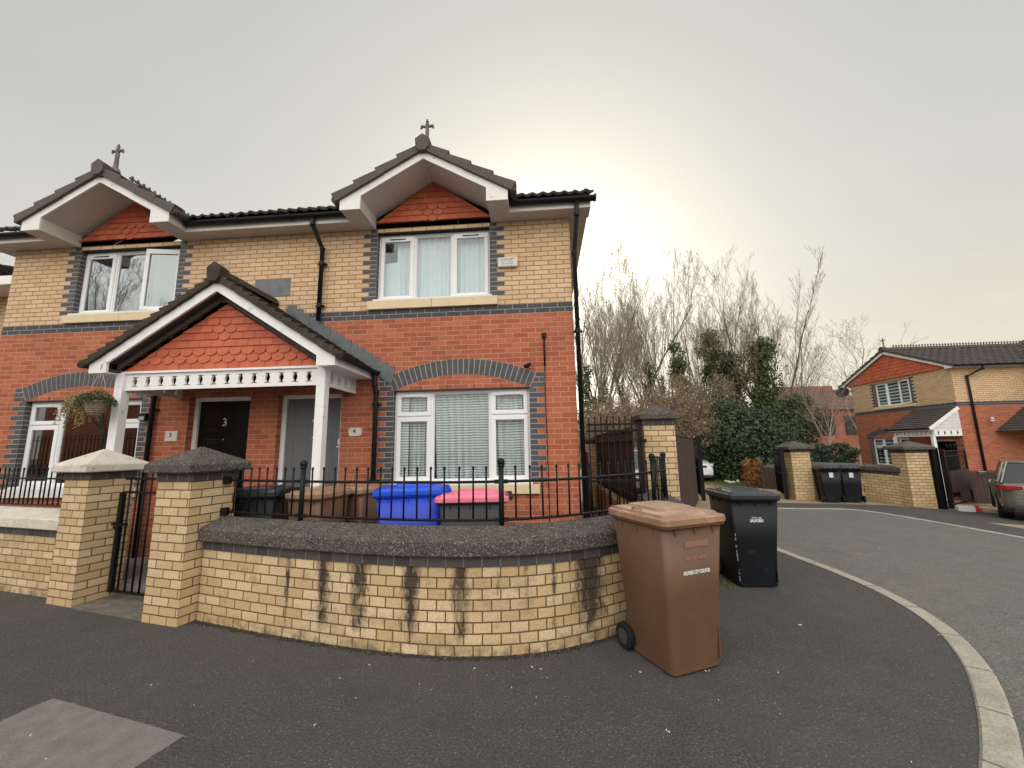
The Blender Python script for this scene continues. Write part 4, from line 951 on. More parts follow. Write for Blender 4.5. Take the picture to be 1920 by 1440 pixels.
def railing(label,path,zb,zt,tip,posts,gap=.124,r=.0085,mat='black_iron',group='black railings on the garden walls',postr=.024,ends=(.04,.04)):
    u=arclen(path); L=u[-1]
    def at(s):
        s=max(0,min(L,s)); i=0
        while i<len(u)-2 and u[i+1]<s: i+=1
        return path[i].lerp(path[i+1],(s-u[i])/max(1e-6,u[i+1]-u[i]))
    m=at(L/2); t=thing('railing',label,'railing',(m.x,m.y,zb),group=group)
    for z in(zb,zt):
        mb=MB(); k=max(2,int(L/.12)); mb.tube([at(L*i/k)+Vector((0,0,z)) for i in range(k+1)],.0125,8)
        for e in (0,L):
            if ends[0 if e==0 else 1]: c=at(e); mb.obox((c.x,c.y,z),.03,.03,.04,.2)
        put(mb,'rail',mat,t,world=True)
    for s_ in posts:
        c=at(s_); mb=MB(); mb.tube([(0,0,zb-.07),(0,0,tip+.0)],postr,10); mb.lathe([(postr*1.2,-.012),(postr*1.35,0),(postr*1.2,.012)],(0,0,tip),10); mb.ball((0,0,tip+.035),.036,12)
        for z in(zb,zt): 
            dr=(at(s_+.05)-at(s_-.05)).normalized(); mb.bar(Vector((0,0,z))-dr*.06,Vector((0,0,z))+dr*.06,.022,.036)
        o=put(mb,'post','green_iron' if mat=='black_iron' else mat,t); o.location=c-t.location+Vector((0,0,0))
    base=None; edges=[0]+sorted(posts)+[L]
    for a,b in zip(edges[:-1],edges[1:]):
        n=max(1,round((b-a)/gap))
        for i in range(1,n):
            c=at(a+(b-a)*i/n)
            if base is None:
                mb=MB(); mb.tube([(0,0,zb),(0,0,tip-.015)],r,7); mb.lathe([(r*1.3,-.02),(r*1.5,-.008),(r*.8,.006),(.001,.010)],(0,0,tip-.005),8); base=put(mb,'bar',mat,t); o=base
            else: o=base.copy(); COL.objects.link(o)
            o.parent=t; o.location=c-t.location
            # each upright sits a hair out of line, as real railings do
            o.rotation_euler=(rr(-.006,.006),rr(-.006,.006),0)
    # vertical positions are absolute in the bar meshes
    for ch in t.children:
        if ch.name.startswith(('bar','post')): ch.location.z=-t.location.z
    return t
RP=offset(WP,-.18)
RP=[p for p in RP if p.y<.55]
uu=arclen(RP)
def near_u(x,P,u):
    return min(range(len(P)),key=lambda i:abs(P[i].x-x))
railing('black iron railing with ball-topped posts along the curved wall',RP,1.012,1.338,1.475,[uu[near_u(-2.87,RP,uu)],uu[near_u(-.91,RP,uu)],uu[near_u(.70,RP,uu)],uu[near_u(1.02,RP,uu)]])
LP=offset([Vector(p) for p in [(-11.5,-.08,0),(-9.6,-.50,0),(-7.2,-1.03,0),(-6.02,-1.30,0)]],-.18)
railing('black iron railing on the pale coping at the far left',LP,1.0,1.335,1.475,[1.95],gap=.105)

t=thing('garden_gate','narrow black iron gate standing between the two capped brick pillars','gate',(-5.48,-1.27,.09),R(-12))
mb=MB(); mb.box(0,.055,-.02,.02,0,1.10); put(mb,'hinge_stile','black_iron',t)
mb=MB(); mb.box(.94,.98,-.02,.02,0,1.10); put(mb,'latch_stile','black_iron',t)
for z in(.0,1.09,1.245): mb=MB(); mb.box(.055,.94,-.012,.012,z,z+.025); put(mb,'rail','black_iron',t)
base=None
for i in range(7):
    if base is None: mb=MB(); mb.tube([(0,0,.02),(0,0,1.34)],.010,7); mb.ball((0,0,1.345),.013,8); base=put(mb,'bar','black_iron',t); o=base
    else: o=base.copy(); COL.objects.link(o)
    o.parent=t; o.location=(.14+i*.115,0,0)
mb=MB(); mb.box(-.05,.20,-.035,-.015,.73,.76); mb.box(.03,.12,-.06,-.02,.70,.73); put(mb,'latch','black_iron',t)
# tall side gate between the house corner and the tall pillar
t=thing('side_gate','tall black iron gate closing the passage between house corner and tall pillar','gate',(.15,.62,.05))
mb=MB(); mb.box(-.035,.035,-.035,.035,0,1.50); put(mb,'gate_post','black_iron',t)
mb=MB(); mb.box(.80,.87,-.035,.035,0,1.93); put(mb,'gate_post','black_iron',t)
for z in(.1,1.04,1.80,1.90): mb=MB(); mb.box(.035,.80,-.014,.014,z,z+.03); put(mb,'rail','black_iron',t)
base=None
for i in range(8):
    if base is None: mb=MB(); mb.tube([(0,0,.08),(0,0,2.03)],.010,7); mb.ball((0,0,2.03),.012,6); base=put(mb,'bar','black_iron',t); o=base
    else: o=base.copy(); COL.objects.link(o)
    o.parent=t; o.location=(.075+i*.094,0,0)
mb=MB(); mb.box(.84,.93,-.06,-.03,1.62,1.68); put(mb,'hinge','black_iron',t)
def board_fence(name,label,cat,p,q,z0,z1,zf=lambda x:0,bw=.14,low=None,group=None,cover=True):
    p=Vector((p[0],p[1],0)); q=Vector((q[0],q[1],0)); L=(q-p).length; a=math.atan2(q.y-p.y,q.x-p.x)
    t=thing(name,label,cat,(p.x,p.y,zf(p.x)),a,group)
    n=max(1,round(L/bw)); mb=MB()
    for i in range(n):
        h=rr(-.012,.004); zo=zf(p.x+(q.x-p.x)*(i/n))-zf(p.x)
        mb.box(i*L/n+.004,(i+1)*L/n-.004,-.012+rr(-.002,.002),.012,z0+zo,z1+h+zo)
    put(mb,'boards','fence_wood',t)
    for z in (z0+.15,z1-.15):
        mb=MB(); mb.box(0,L,.013,.05,z-.035,z+.035); put(mb,'rail','fence_wood',t)
    if cover: mb=MB(); mb.box(-.02,L+.02,-.03,.03,z1+.005,z1+.035); put(mb,'capping','fence_wood',t)
    return t
board_fence('side_fence','dark brown board fence on a low brick base beside the passage','fence',(1.06,1.45),(.94,5.5),.62,1.90)
mb=MB(); mb.box(.86,1.10,1.45,5.5,0,.60); tag(put(mb,'plinth_wall','pillar_brick',None),'low yellow brick base under the brown passage fence','wall')
board_fence('yard_fence','brown board fence running back from the tall pillar to the driveway gate','fence',(1.6,1.3),(3.98,6.78),0,1.80)
board_fence('driveway_fence','short dark brown board fence in front of the copper hedge','fence',(7.95,11.0),(8.85,11.0),-.15,.80,gz)
board_fence('low_fence','low dark brown fence panel behind the parked grey car','fence',(13.5,9.35),(15.2,9.2),.05,1.10,lambda x:-.55)
# driveway gates
def drive_gate(label,x,y,z0,rot,L,H,half,post=.09):
    t=thing('driveway_gate',label,'gate',(x,y,z0),rot,'open driveway gates'); 
    mb=MB(); mb.box(-post/2-.10,post/2-.10,-.05,.05,0,H+.03); mb.box(-.02,.04,-.02,.02,.02,H-.02); put(mb,'gate_post','black_iron',t)
    for z in(.08,H*.48,H-.20,H-.05): mb=MB(); mb.box(.04,L,-.016,.016,z,z+.03); put(mb,'rail','black_iron',t)
    mb=MB(); mb.box(L-.03,L+.02,-.02,.02,.02,H-.05); put(mb,'end_stile','black_iron',t)
    n=int(L/.11)
    for i in range(n):
        mb=MB(); xx=.1+i*(L-.15)/n; mb.tube([(xx,0,.1),(xx,0,H-.03)],.007,5); put(mb,'bar','black_iron',t)
    if half:
        mb=MB(); k=int(L/.13)
        for i in range(k): mb.box(.05+i*(L-.1)/k,.05+(i+1)*(L-.1)/k-.008,-.035,-.018,half[0],half[1]+rr(-.01,.01))
        put(mb,'boards','fence_wood',t)
    return t
drive_gate('tall black iron driveway gate leaf swung back, seen edge-on beside the silver car',4.15,6.85,0,R(77.6),1.6,1.86,(.15,1.2),.12)
drive_gate('black iron and brown board gate leaf hinged on the far pillar behind the bins',6.98,7.72,-.09,R(68),1.9,1.55,(.12,.95),.12)
t=drive_gate('half-open brown slatted gate with iron scrolls beside the far pillar',10.95,6.86,-.27,R(33),1.75,1.62,(.42,1.02),.13)
mb=MB()
for i in range(5):
    c=Vector((.35+i*.33,0,1.72)); mb.tube([c+Vector((.09*math.cos(a)*(1-a/9),0,.07*math.sin(a)*(1-a/9))) for a in [k*.5 for k in range(13)]],.010,5)
put(mb,'scrollwork','black_iron',t)
mb=MB(); mb.box(10.66,10.82,6.86,6.98,-.3,1.42); tag(put(mb,'gate_post','black_iron',None,bevel=.006),'broad black steel post standing against the far pillar','post')
t=thing('box','white box lying by the black gate post with a red end','box',(11.0,6.55,gz(11.0)),R(-20)); mb=MB(); mb.box(-.2,.14,-.09,.09,.0,.14); put(mb,'carton','plaster_white',t,bevel=.005); mb=MB(); mb.box(.15,.28,-.07,.08,.0,.11); mb.box(.17,.24,-.05,.05,.111,.16); put(mb,'red_end','red_paint',t,bevel=.01)

# ------------------------------------------------------------------ wheelie bins
def rrect(w,d,r,z,n=4,yo=0):
    out=[]
    for cx_,cy_,a0 in((w/2-r,d/2-r,0),(-w/2+r,d/2-r,PI/2),(-w/2+r,-d/2+r,PI),(w/2-r,-d/2+r,1.5*PI)):
        for i in range(n+1): a=a0+PI/2*i/n; out.append((cx_+r*math.cos(a),cy_+r*math.sin(a)+yo,z))
    return out
def wheelie_bin(label,x,y,z,rot,w=.48,d=.55,h=1.06,body='bin_black',lid='bin_lid_black',group='wheelie bins',tilt=0.,open_=0.):
    t=thing('wheelie_bin',label,'wheelie bin',(x,y,z),rot,group); t.rotation_euler=(0,tilt,rot)
    bw,bd=w*.73,d*.68; tw,td=w*.92,d*.86
    mb=MB(); secs=[]
    for f,zz in ((0,.025),(.02,.04),(.5,h*.48),(1,h*.90)):
        secs.append(rrect(bw+(tw-bw)*f,bd+(td-bd)*f,.045,zz,4,yo=-.01*f))
    mb.loft(secs,sm=True)
    body_mb=mb
    mb=MB(); mb.loft([rrect(tw-.005,td-.005,.05,h*.885,4,-.01),rrect(w*.97,d*.93,.05,h*.895,4,-.012),rrect(w*.985,d*.95,.05,h*.935,4,-.012),rrect(w*.95,d*.90,.05,h*.936,4,-.012)],sm=False); put(mb,'rim',body,t,bevel=.003)
    mb=body_mb     # moulded ribs under the rim
    for s in(-1,1):
        for k in range(3): yy=-td*.33+k*td*.3; x0=s*tw*.49; mb.loft([[(x0,yy-.004,h*.885),(x0+s*.012,yy-.004,h*.885),(x0-s*.006,yy-.004,h*.80)],[(x0,yy+.004,h*.885),(x0+s*.012,yy+.004,h*.885),(x0-s*.006,yy+.004,h*.80)]])
    for k in range(3): xx=-tw*.32+k*tw*.32; y0=-td*.5-.005; mb.loft([[(xx-.016,y0,h*.885),(xx+.016,y0,h*.885),(xx,y0+.006,h*.835)],[(xx-.016,y0-.015,h*.885),(xx+.016,y0-.015,h*.885),(xx,y0,h*.835)]])
    mb.box(-bw*.5-.003,-bw*.5+.01,-bd*.3,bd*.3,.03,.06); mb.box(tw*.36,tw*.375,-bd*.5-.02,-bd*.5+.0,.06,h*.5)
    put(mb,'body',body,t)
    lz=h*.94; mb=MB()
    L4=Matrix.Translation((0,d*.47,lz))@Matrix.Rotation(open_,4,'X')@Matrix.Translation((0,-d*.47,-lz))
    def lf(p): return tuple(L4@Vector(p))
    W,DD=w*1.0,d*.98
    secs=[rrect(W*.99,DD*.99,.05,lz-.032,4,-.005),rrect(W,DD,.055,lz-.03,4,-.005),rrect(W,DD,.055,lz+.010,4,-.005),rrect(W*.985,DD*.985,.055,lz+.018,4,-.005),rrect(W*.90,DD*.90,.05,lz+.019,4,-.0),rrect(W*.86,DD*.86,.05,lz+.040,4,.0),rrect(W*.62,DD*.60,.05,lz+.046,4,.03),rrect(W*.56,DD*.52,.05,lz+.066,4,.04)]
    mb.loft([[lf(p) for p in s_] for s_ in secs],sm=False); ld=put(mb,'lid',lid,t,bevel=.004)
    mb=MB(); hx=-W*.40
    mb.tube([lf(p) for p in ((hx,-.06,lz+.02),(hx-.012,-.055,lz+.055),(hx-.012,.055,lz+.055),(hx,.06,lz+.02))],.008,6); put(mb,'lid_handle',lid,ld)
    mb=MB(); yb=d*.47; mb.tube([(-w*.40,yb+.045,lz+.0),(w*.40,yb+.045,lz+.0)],.013,8)
    for s in(-1,-.33,.33,1): mb.box(s*w*.36-.015,s*w*.36+.015,yb-.04,yb+.05,lz-.025,lz+.025)
    put(mb,'handle_bar',body,t)
    yw=bd*.5-.01; mb=MB(); mb.tube([(-bw*.5-.03,yw,.10),(bw*.5+.03,yw,.10)],.011,8); put(mb,'axle','black_iron',t)
    for s in(-1,1):
        x0=s*(bw*.5+.018); x1=s*(bw*.5+.062); mb=MB()
        mb.tube([(x0,yw,.10),(x0+(x1-x0)*.12,yw,.10),(x0+(x1-x0)*.88,yw,.10),(x1,yw,.10)],[.092,.10,.10,.090],22,sm=False); wo=put(mb,'wheel','rubber',t,bevel=.003)
        mb=MB(); mb.tube([(x1-s*.004,yw,.10),(x1+s*.003,yw,.10)],.058,18)
        for k in range(6): a=k*PI/3; mb.bar((x1+s*.004,yw,.10),(x1+s*.004,yw+.052*math.cos(a),.10+.052*math.sin(a)),.008,.010,up=(1,0,0))
        mb.tube([(x1,yw,.10),(x1+s*.010,yw,.10)],.018,10); put(mb,'hub','hub_grey',wo)
    # front wear strip and base lip
    mb=MB(); mb.loft([rrect(bw+.012,bd+.012,.045,.018),rrect(bw+.014,bd+.014,.045,.045)]); put(mb,'base_lip',body,t)
    t['bw'],t['bd'],t['tw'],t['td'],t['h']=bw,bd,tw,td,h
    return t
def binface(t,fz,x=0.):  # point and tilt of the front face at height fz
    bw,bd,tw,td,h=t['bw'],t['bd'],t['tw'],t['td'],t['h']; f=(fz-.04)/(h*.9-.04); yf=-(bd+(td-bd)*f)/2-.01*f
    ang=math.atan2((td-bd)/2+.01,h*.9-.04)
    return Matrix.Translation((x,yf-.0015,fz))@Matrix.Rotation(PI/2+ang,4,'X')
b1=wheelie_bin('brown wheelie bin on the pavement in front of the curved wall',0.475,-2.245,0,R(25.8),body='bin_brown',lid='bin_lid_brown',h=1.15,w=.62,d=.74)
text('SALFORD CITY COUNCIL',.036,binface(b1,.70,.015),'text_white','lettering',b1,bold=.0012,sx=.62)
text('NO HOT ASHES',.034,binface(b1,.80,.015),'text_pink','lettering',b1,sx=.85)
mb=MB()
m4=binface(b1,.905,.015); mb.mesh([tuple(m4@Vector(v)) for v in ((-.115,-.022,0),(.115,-.022,0),(.115,.022,0),(-.115,.022,0),(-.115,-.022,.003),(.115,-.022,.003),(.115,.022,.003),(-.115,.022,.003))],[(0,3,2,1),(4,5,6,7),(0,1,5,4),(1,2,6,5),(2,3,7,6),(3,0,4,7)]); put(mb,'embossed_panel','text_faint',b1)
b2=wheelie_bin('black wheelie bin on the pavement behind the brown one, lettered in white',1.92,-.42,0,R(2),body='bin_black',lid='bin_lid_black',h=1.09,w=.60,d=.72,tilt=R(.6))
for i_ in range(22):
    mb=MB() if i_==0 else mb
    zz_=rr(.06,.62); f_=(zz_-.04)/(1.09*.9-.04); xx_=-(b2['bw']+(b2['tw']-b2['bw'])*f_)/2+.012; yy_=-(b2['bd']+(b2['td']-b2['bd'])*f_)/2-.01*f_+.009; mb.obox((xx_+rr(-.004,.004),yy_,zz_),.004,.004,rr(.004,.016),.785)
put(mb,'scuff_marks','text_grey',b2)
text('CITY OF',.034,binface(b2,.775,.01),'text_white','lettering',b2,sx=.9); text('SALFORD',.042,binface(b2,.745,.01),'text_white','lettering',b2,bold=.0015,sx=.85)
yz=.15
b3=wheelie_bin('black wheelie bin in the front yard, nearest the dark-capped gate pillar',-3.95,-1.02,yz,R(-78),.58,.72,1.07)
mb=MB(); mb.box(.289,.291,-.12,-.06,.86,.93); 
wheelie_bin('brown wheelie bin in the yard between the black and the blue bins',-3.12,-1.12,yz,R(-12),.50,.58,1.06,'bin_brown','bin_lid_brown')
wheelie_bin('second brown wheelie bin tucked behind the other brown one in the yard',-2.80,-.62,yz,R(-25),.50,.58,1.06,'bin_brown','bin_lid_brown')
wheelie_bin('bright blue wheelie bin in the front yard behind the railing',-2.02,-1.12,yz,R(-74),.62,.82,1.09,'bin_blue','bin_lid_blue')
wheelie_bin('dusty black wheelie bin with a pink lid under the downstairs window',-1.28,-1.22,yz,R(-84),.58,.80,1.02,'bin_black_dusty','bin_pink')
f1=wheelie_bin('black wheelie bin nearest the far pillar, its back to the road',7.93,7.22,gz(7.93)+.0,R(168),.58,.66,1.05,group='pair of bins at the far wall')
f2=wheelie_bin('black wheelie bin with a white label, right of its neighbour at the far wall',8.68,7.42,gz(8.68),R(158),.56,.66,1.05,group='pair of bins at the far wall')
for f_ in (f1,f2): mb=MB(); mb.box(-.05,.05,f_['td']/2-.01,f_['td']/2+.006,.72,.86); put(mb,'sticker','plaster_white',f_)

# ------------------------------------------------------------------ far house across the road (front looks to -x)
F=thing('detached_house','far yellow and red brick house with a red tiled gable and white side porch','house',(15.36,10.85,-.70),R(-90))
FU=[(-3.72,-1.82,3.92,5.02)]; FG=[(-4.32,-2.30,1.20,2.47)]; FD=[(-1.25,-.30,.15,2.35)]
wall(F,'lower_wall','red_brick',-5.13,0,-.3,3.62,FG+FD,8,9)
wall(F,'brick_band','slate_brick',-5.13,0,3.62,3.77,[],8,9)
wall(F,'upper_wall','yellow_brick',-5.13,0,3.77,5.14,FU,8,9)
for k,(x0,x1,z0,z1) in enumerate(FU+FG):
    L_=[(0,.33,0,1,1,0),(.33,.66,0,1,0,0),(.66,1,0,1,1,-.12)] if k==0 else [(0,.3,0,.7,1,0),(0,.3,.7,1,1,0),(.3,.72,0,1,0,0),(.72,1,0,.7,1,0),(.72,1,.7,1,1,0)]
    wn=window(F,x0,x1,z0,z1,L_,glass='window_glass')
    bm_=MB(); bm_.box(x0+.05,x1-.05,.15,.155,z0+.04,z1-.04); put(bm_,'blind','zebra_blind',wn)
    if k:   # trellis squares behind the lower panes
        tm=MB()
        for q in range(9): xx=x0+.1+q*(x1-x0-.2)/8; tm.box(xx-.02,xx+.02,.138,.148,z0+.05,z0+.85)
        for q in range(5): zz_=z0+.1+q*.18; tm.box(x0+.06,x1-.06,.125,.135,zz_-.02,zz_+.02)
        put(tm,'trellis','black_plastic',wn)
    sm=MB(); sm.box(x0-.1,x1+.1,-.05,.08,z0-.12,z0-.002); put(sm,'sill','white_sill' if k else 'cream_sill',wn)
    for s,j in((-1,x0),(1,x1)): quoins(F,j,s,4 if k==0 else -32,19 if k==0 else -15,0)
arch(F,-3.31,1.01,2.47,.225,n=27)
mb=MB(); y=.1; mb.box(-1.18,-.37,y,y+.05,.15,2.28); put(mb,'door','door_black',F); mb=MB(); mb.box(-1.25,-1.18,y-.02,y+.05,.15,2.35); mb.box(-.37,-.30,y-.02,y+.05,.15,2.35); mb.box(-1.18,-.37,y-.019,y+.049,2.28,2.35); put(mb,'door_frame','white_upvc',F)
cx,hw,zp,ze=-2.72,2.95,6.42,5.18; sl=(zp-ze)/hw
bargeboard(F,cx,hw,-.16,-.13,5.08,ze,zp,hw-.28,.13,'white_paint')
mb=MB(); mb.pxz([(cx-hw+.1,5.12),(cx+hw-.25,5.12),(cx+hw-.25,ze-.02),(cx,zp-.08),(cx-hw+.1,ze-.02)],-.03,.0); put(mb,'gable_wall','yellow_brick',F)
tiles_hung(F,cx,hw-.25,5.135,5.135+(hw-.25)*sl,-.05,rows_scal=(1,2),tw=.2,rh=.15,center={(5,0),(6,-1),(6,0),(7,-1),(7,0),(7,1),(8,0)})
RL=6.0   # the cross ridge runs back from the gable
tiled(F,'roof_slope','far_roof_tile',(cx+hw+.05,-.18,ze-.01),(cx+hw+.05,8,ze-.01),(cx,-.18,zp+.04),(cx,8,zp+.04),.30,.34,.03,.03)
tiled(F,'roof_slope','far_roof_tile',(cx-hw-.05,-.18,ze-.01),(cx-hw-.05,8,ze-.01),(cx,-.18,zp+.04),(cx,8,zp+.04),.30,.34,.03,.03)
for s in(-1,1): verge(F,'far_roof_tile',(cx+s*(hw+.05),-.18,ze-.04),(cx,-.18,zp+.02),9,.05,.12)
ridge(F,'ridge_tiles','far_roof_tile',(cx,-.2,zp+.12),(cx,8,zp+.12),.10,.4)
finial(F,cx,-.05,zp+.16,1.0); cresting(F,(cx,.3,zp+.17),(cx,6.0,zp+.17),46,1.0)
mb=MB(); mb.box(.05,.07,-.1,8,5.08,5.20); put(mb,'fascia','white_paint',F); mb=MB(); mb.box(0,.05,-.1,8,5.085,5.10); put(mb,'soffit','soffit_paint',F)
gutter(F,(.30,-.1,5.17),(.30,8,5.17),.055)
downpipe(F,[(.28,.90,5.12),(.28,.88,5.0),(.05,.50,4.75),(.05,.50,.05)],.04,clips=[])
# main block behind, with its higher roof falling towards the road
tiled(F,'main_roof','far_roof_tile',(9,2.6,5.05),(-3.5,2.6,5.05),(9,9.0,7.9),(-3.5,9.0,7.9),.30,.34,.03,.03)
mb=MB()
for i in range(6): mb.obox((.0-.28*i,2.75+.32*i,5.32+.19*i),.05,.16,.012,.5)
put(mb,'valley_lead','lead',F)
# lean-to porch
mb=MB(); xa,xb=-1.85,.05
flattiles(F,'porch_roof','far_roof_tile',(xa,-1.18,2.80),(xb,-1.18,2.80),(xa,-.0,3.62),(xb,-.0,3.62),.2,.15,.02)
mb=MB(); mb.pyz([(-1.12,2.72),(-.02,2.72),(-.02,3.52),(-1.12,2.80)],xb-.06,xb-.03); put(mb,'porch_cladding','plaster_white',F)
mb=MB()
for k in range(5): z_=2.80+k*.12; mb.box(xb-.03,xb-.022,-1.06+k*.16,-.03,z_,z_+.012)
put(mb,'cladding_lap','soffit_paint',F)
mb=MB(); mb.bar((xb,-1.16,2.76),(xb,-.02,3.55),.03,.12); put(mb,'bargeboard','white_paint',F)
mb=MB(); mb.box(xa,xb,-1.16,-1.13,2.70,2.80); put(mb,'porch_fascia','white_paint',F); gutter(F,(xa,-1.22,2.79),(xb,-1.22,2.79),.045)
fret(F,(xa+.1,-1.0),(xb-.06,-1.0),2.48,2.70,9); fret(F,(xb-.05,-1.0),(xb-.05,-.02),2.48,2.72,4)
for px in (xa+.12,xb-.10): mb=MB(); mb.box(px-.05,px+.05,-1.06,-.96,0,2.50); put(mb,'post','white_paint',F)
mb=MB(); mb.box(xa,xb,-.012,0,3.60,3.70); put(mb,'lead_flashing','lead',F)
# porch on the side wall, cut by the edge of the view
mb=MB(); tiled(F,'side_porch_roof','far_roof_tile',(1.25,1.35,2.62),(1.25,5.0,2.62),(.02,2.35,3.55),(.02,4.0,3.55),.2,.15,.0,.02,1)
flattiles(F,'side_porch_roof','far_roof_tile',(.02,1.15,2.62),(1.25,1.35,2.62),(.02,2.35,3.55),(.03,2.35,3.55),.2,.15,.02)
mb=MB(); mb.box(1.14,1.17,1.45,4.9,2.52,2.62); put(mb,'side_porch_fascia','white_paint',F); fret(F,(1.05,1.75),(1.05,4.6),2.30,2.52,14)
mb=MB(); mb.box(.1,.16,.95,1.05,3.0,3.06); mb.bar((.0,1.1,3.06),(.2,.95,3.12),.08,.05); put(mb,'wall_lamp','plaster_white',F)
t=thing('satellite_dish','dark round satellite dish on the far corner of the far house','satellite dish',(15.3,16.1,4.12))
mb=MB(); mb.lathe([(.0,0),(.12,.02),(.22,.06),(.30,.11)],(0,0,0),20); m=Matrix.Rotation(R(62),3,'X'); rz_=Matrix.Rotation(R(-50),3,'Z'); mb.v=[tuple(rz_@(m@Vector(v))+Vector((-.15,.15,.0))) for v in mb.v]; put(mb,'dish','gutter_plastic',t)
mb=MB(); mb.tube([(-.15,.15,0),(.06,-.2,.08),(.06,-.35,.06)],.018,6); put(mb,'arm','gutter_plastic',t)

# red house further back and the neighbour at the left edge
t=thing('red_house','distant red brick house with brown roof seen through bare branches','house',(23.4,31,-1.2))
mb=MB(); mb.box(-2.1,3.6,-1,7,0,5.6); put(mb,'wall','far_red_brick',t)
mb=MB(); mb.box(-.9,3.6,3.2,7,5.6,8.1); put(mb,'upper_gable','far_red_brick',t)
tiled(t,'roof','brown_roof_tile',(-2.35,-1.3,5.5),(3.9,-1.3,5.5),(-1.1,2.9,7.7),(3.9,2.9,7.7),.3,.3,.0,.03,1); 
tiled(t,'roof','brown_roof_tile',(-2.35,7,5.5),(-2.35,-1.3,5.5),(-.9,7,7.9),(-1.1,2.9,7.7),.3,.3,.0,.03,1)
for xx in(-1.9,-.6,1.3):
    mb=MB(); mb.box(xx,xx+1.1,-1.06,-1.0,3.4,5.0); w_=put(mb,'window_frame','brown_trim',t); mb=MB(); mb.box(xx+.06,xx+.5,-1.08,-1.05,3.5,4.9); mb.box(xx+.6,xx+1.04,-1.08,-1.05,3.5,4.9); put(mb,'pane','car_glass',w_)
t=thing('neighbour_house','yellow brick neighbouring house just showing at the left edge','house',(-14.6,1.5,0))
mb=MB(); mb.box(-4,4,.0,9,0,5.0); put(mb,'wall','yellow_brick',t,voff=ZB)
mb=MB(); mb.box(-4.2,4.22,-.6,9.2,4.98,5.16); put(mb,'fascia','white_paint',t)
tiled(t,'roof','roof_tile',(4.25,-.6,5.2),(4.25,9.2,5.2),(0,-.6,6.2),(0,9.2,6.2)); tiled(t,'roof','roof_tile',(-4.25,9.2,5.2),(-4.25,-.6,5.2),(0,9.2,6.2),(0,-.6,6.2)); cresting(t,(4.2,.2,5.22),(4.2,4.5,5.22),26,1.2)
mb=MB(); mb.tube([(4.3,-.4,6.0),(4.24,1.2,5.25)],.05,8); put(mb,'downpipe','gutter_plastic',t)

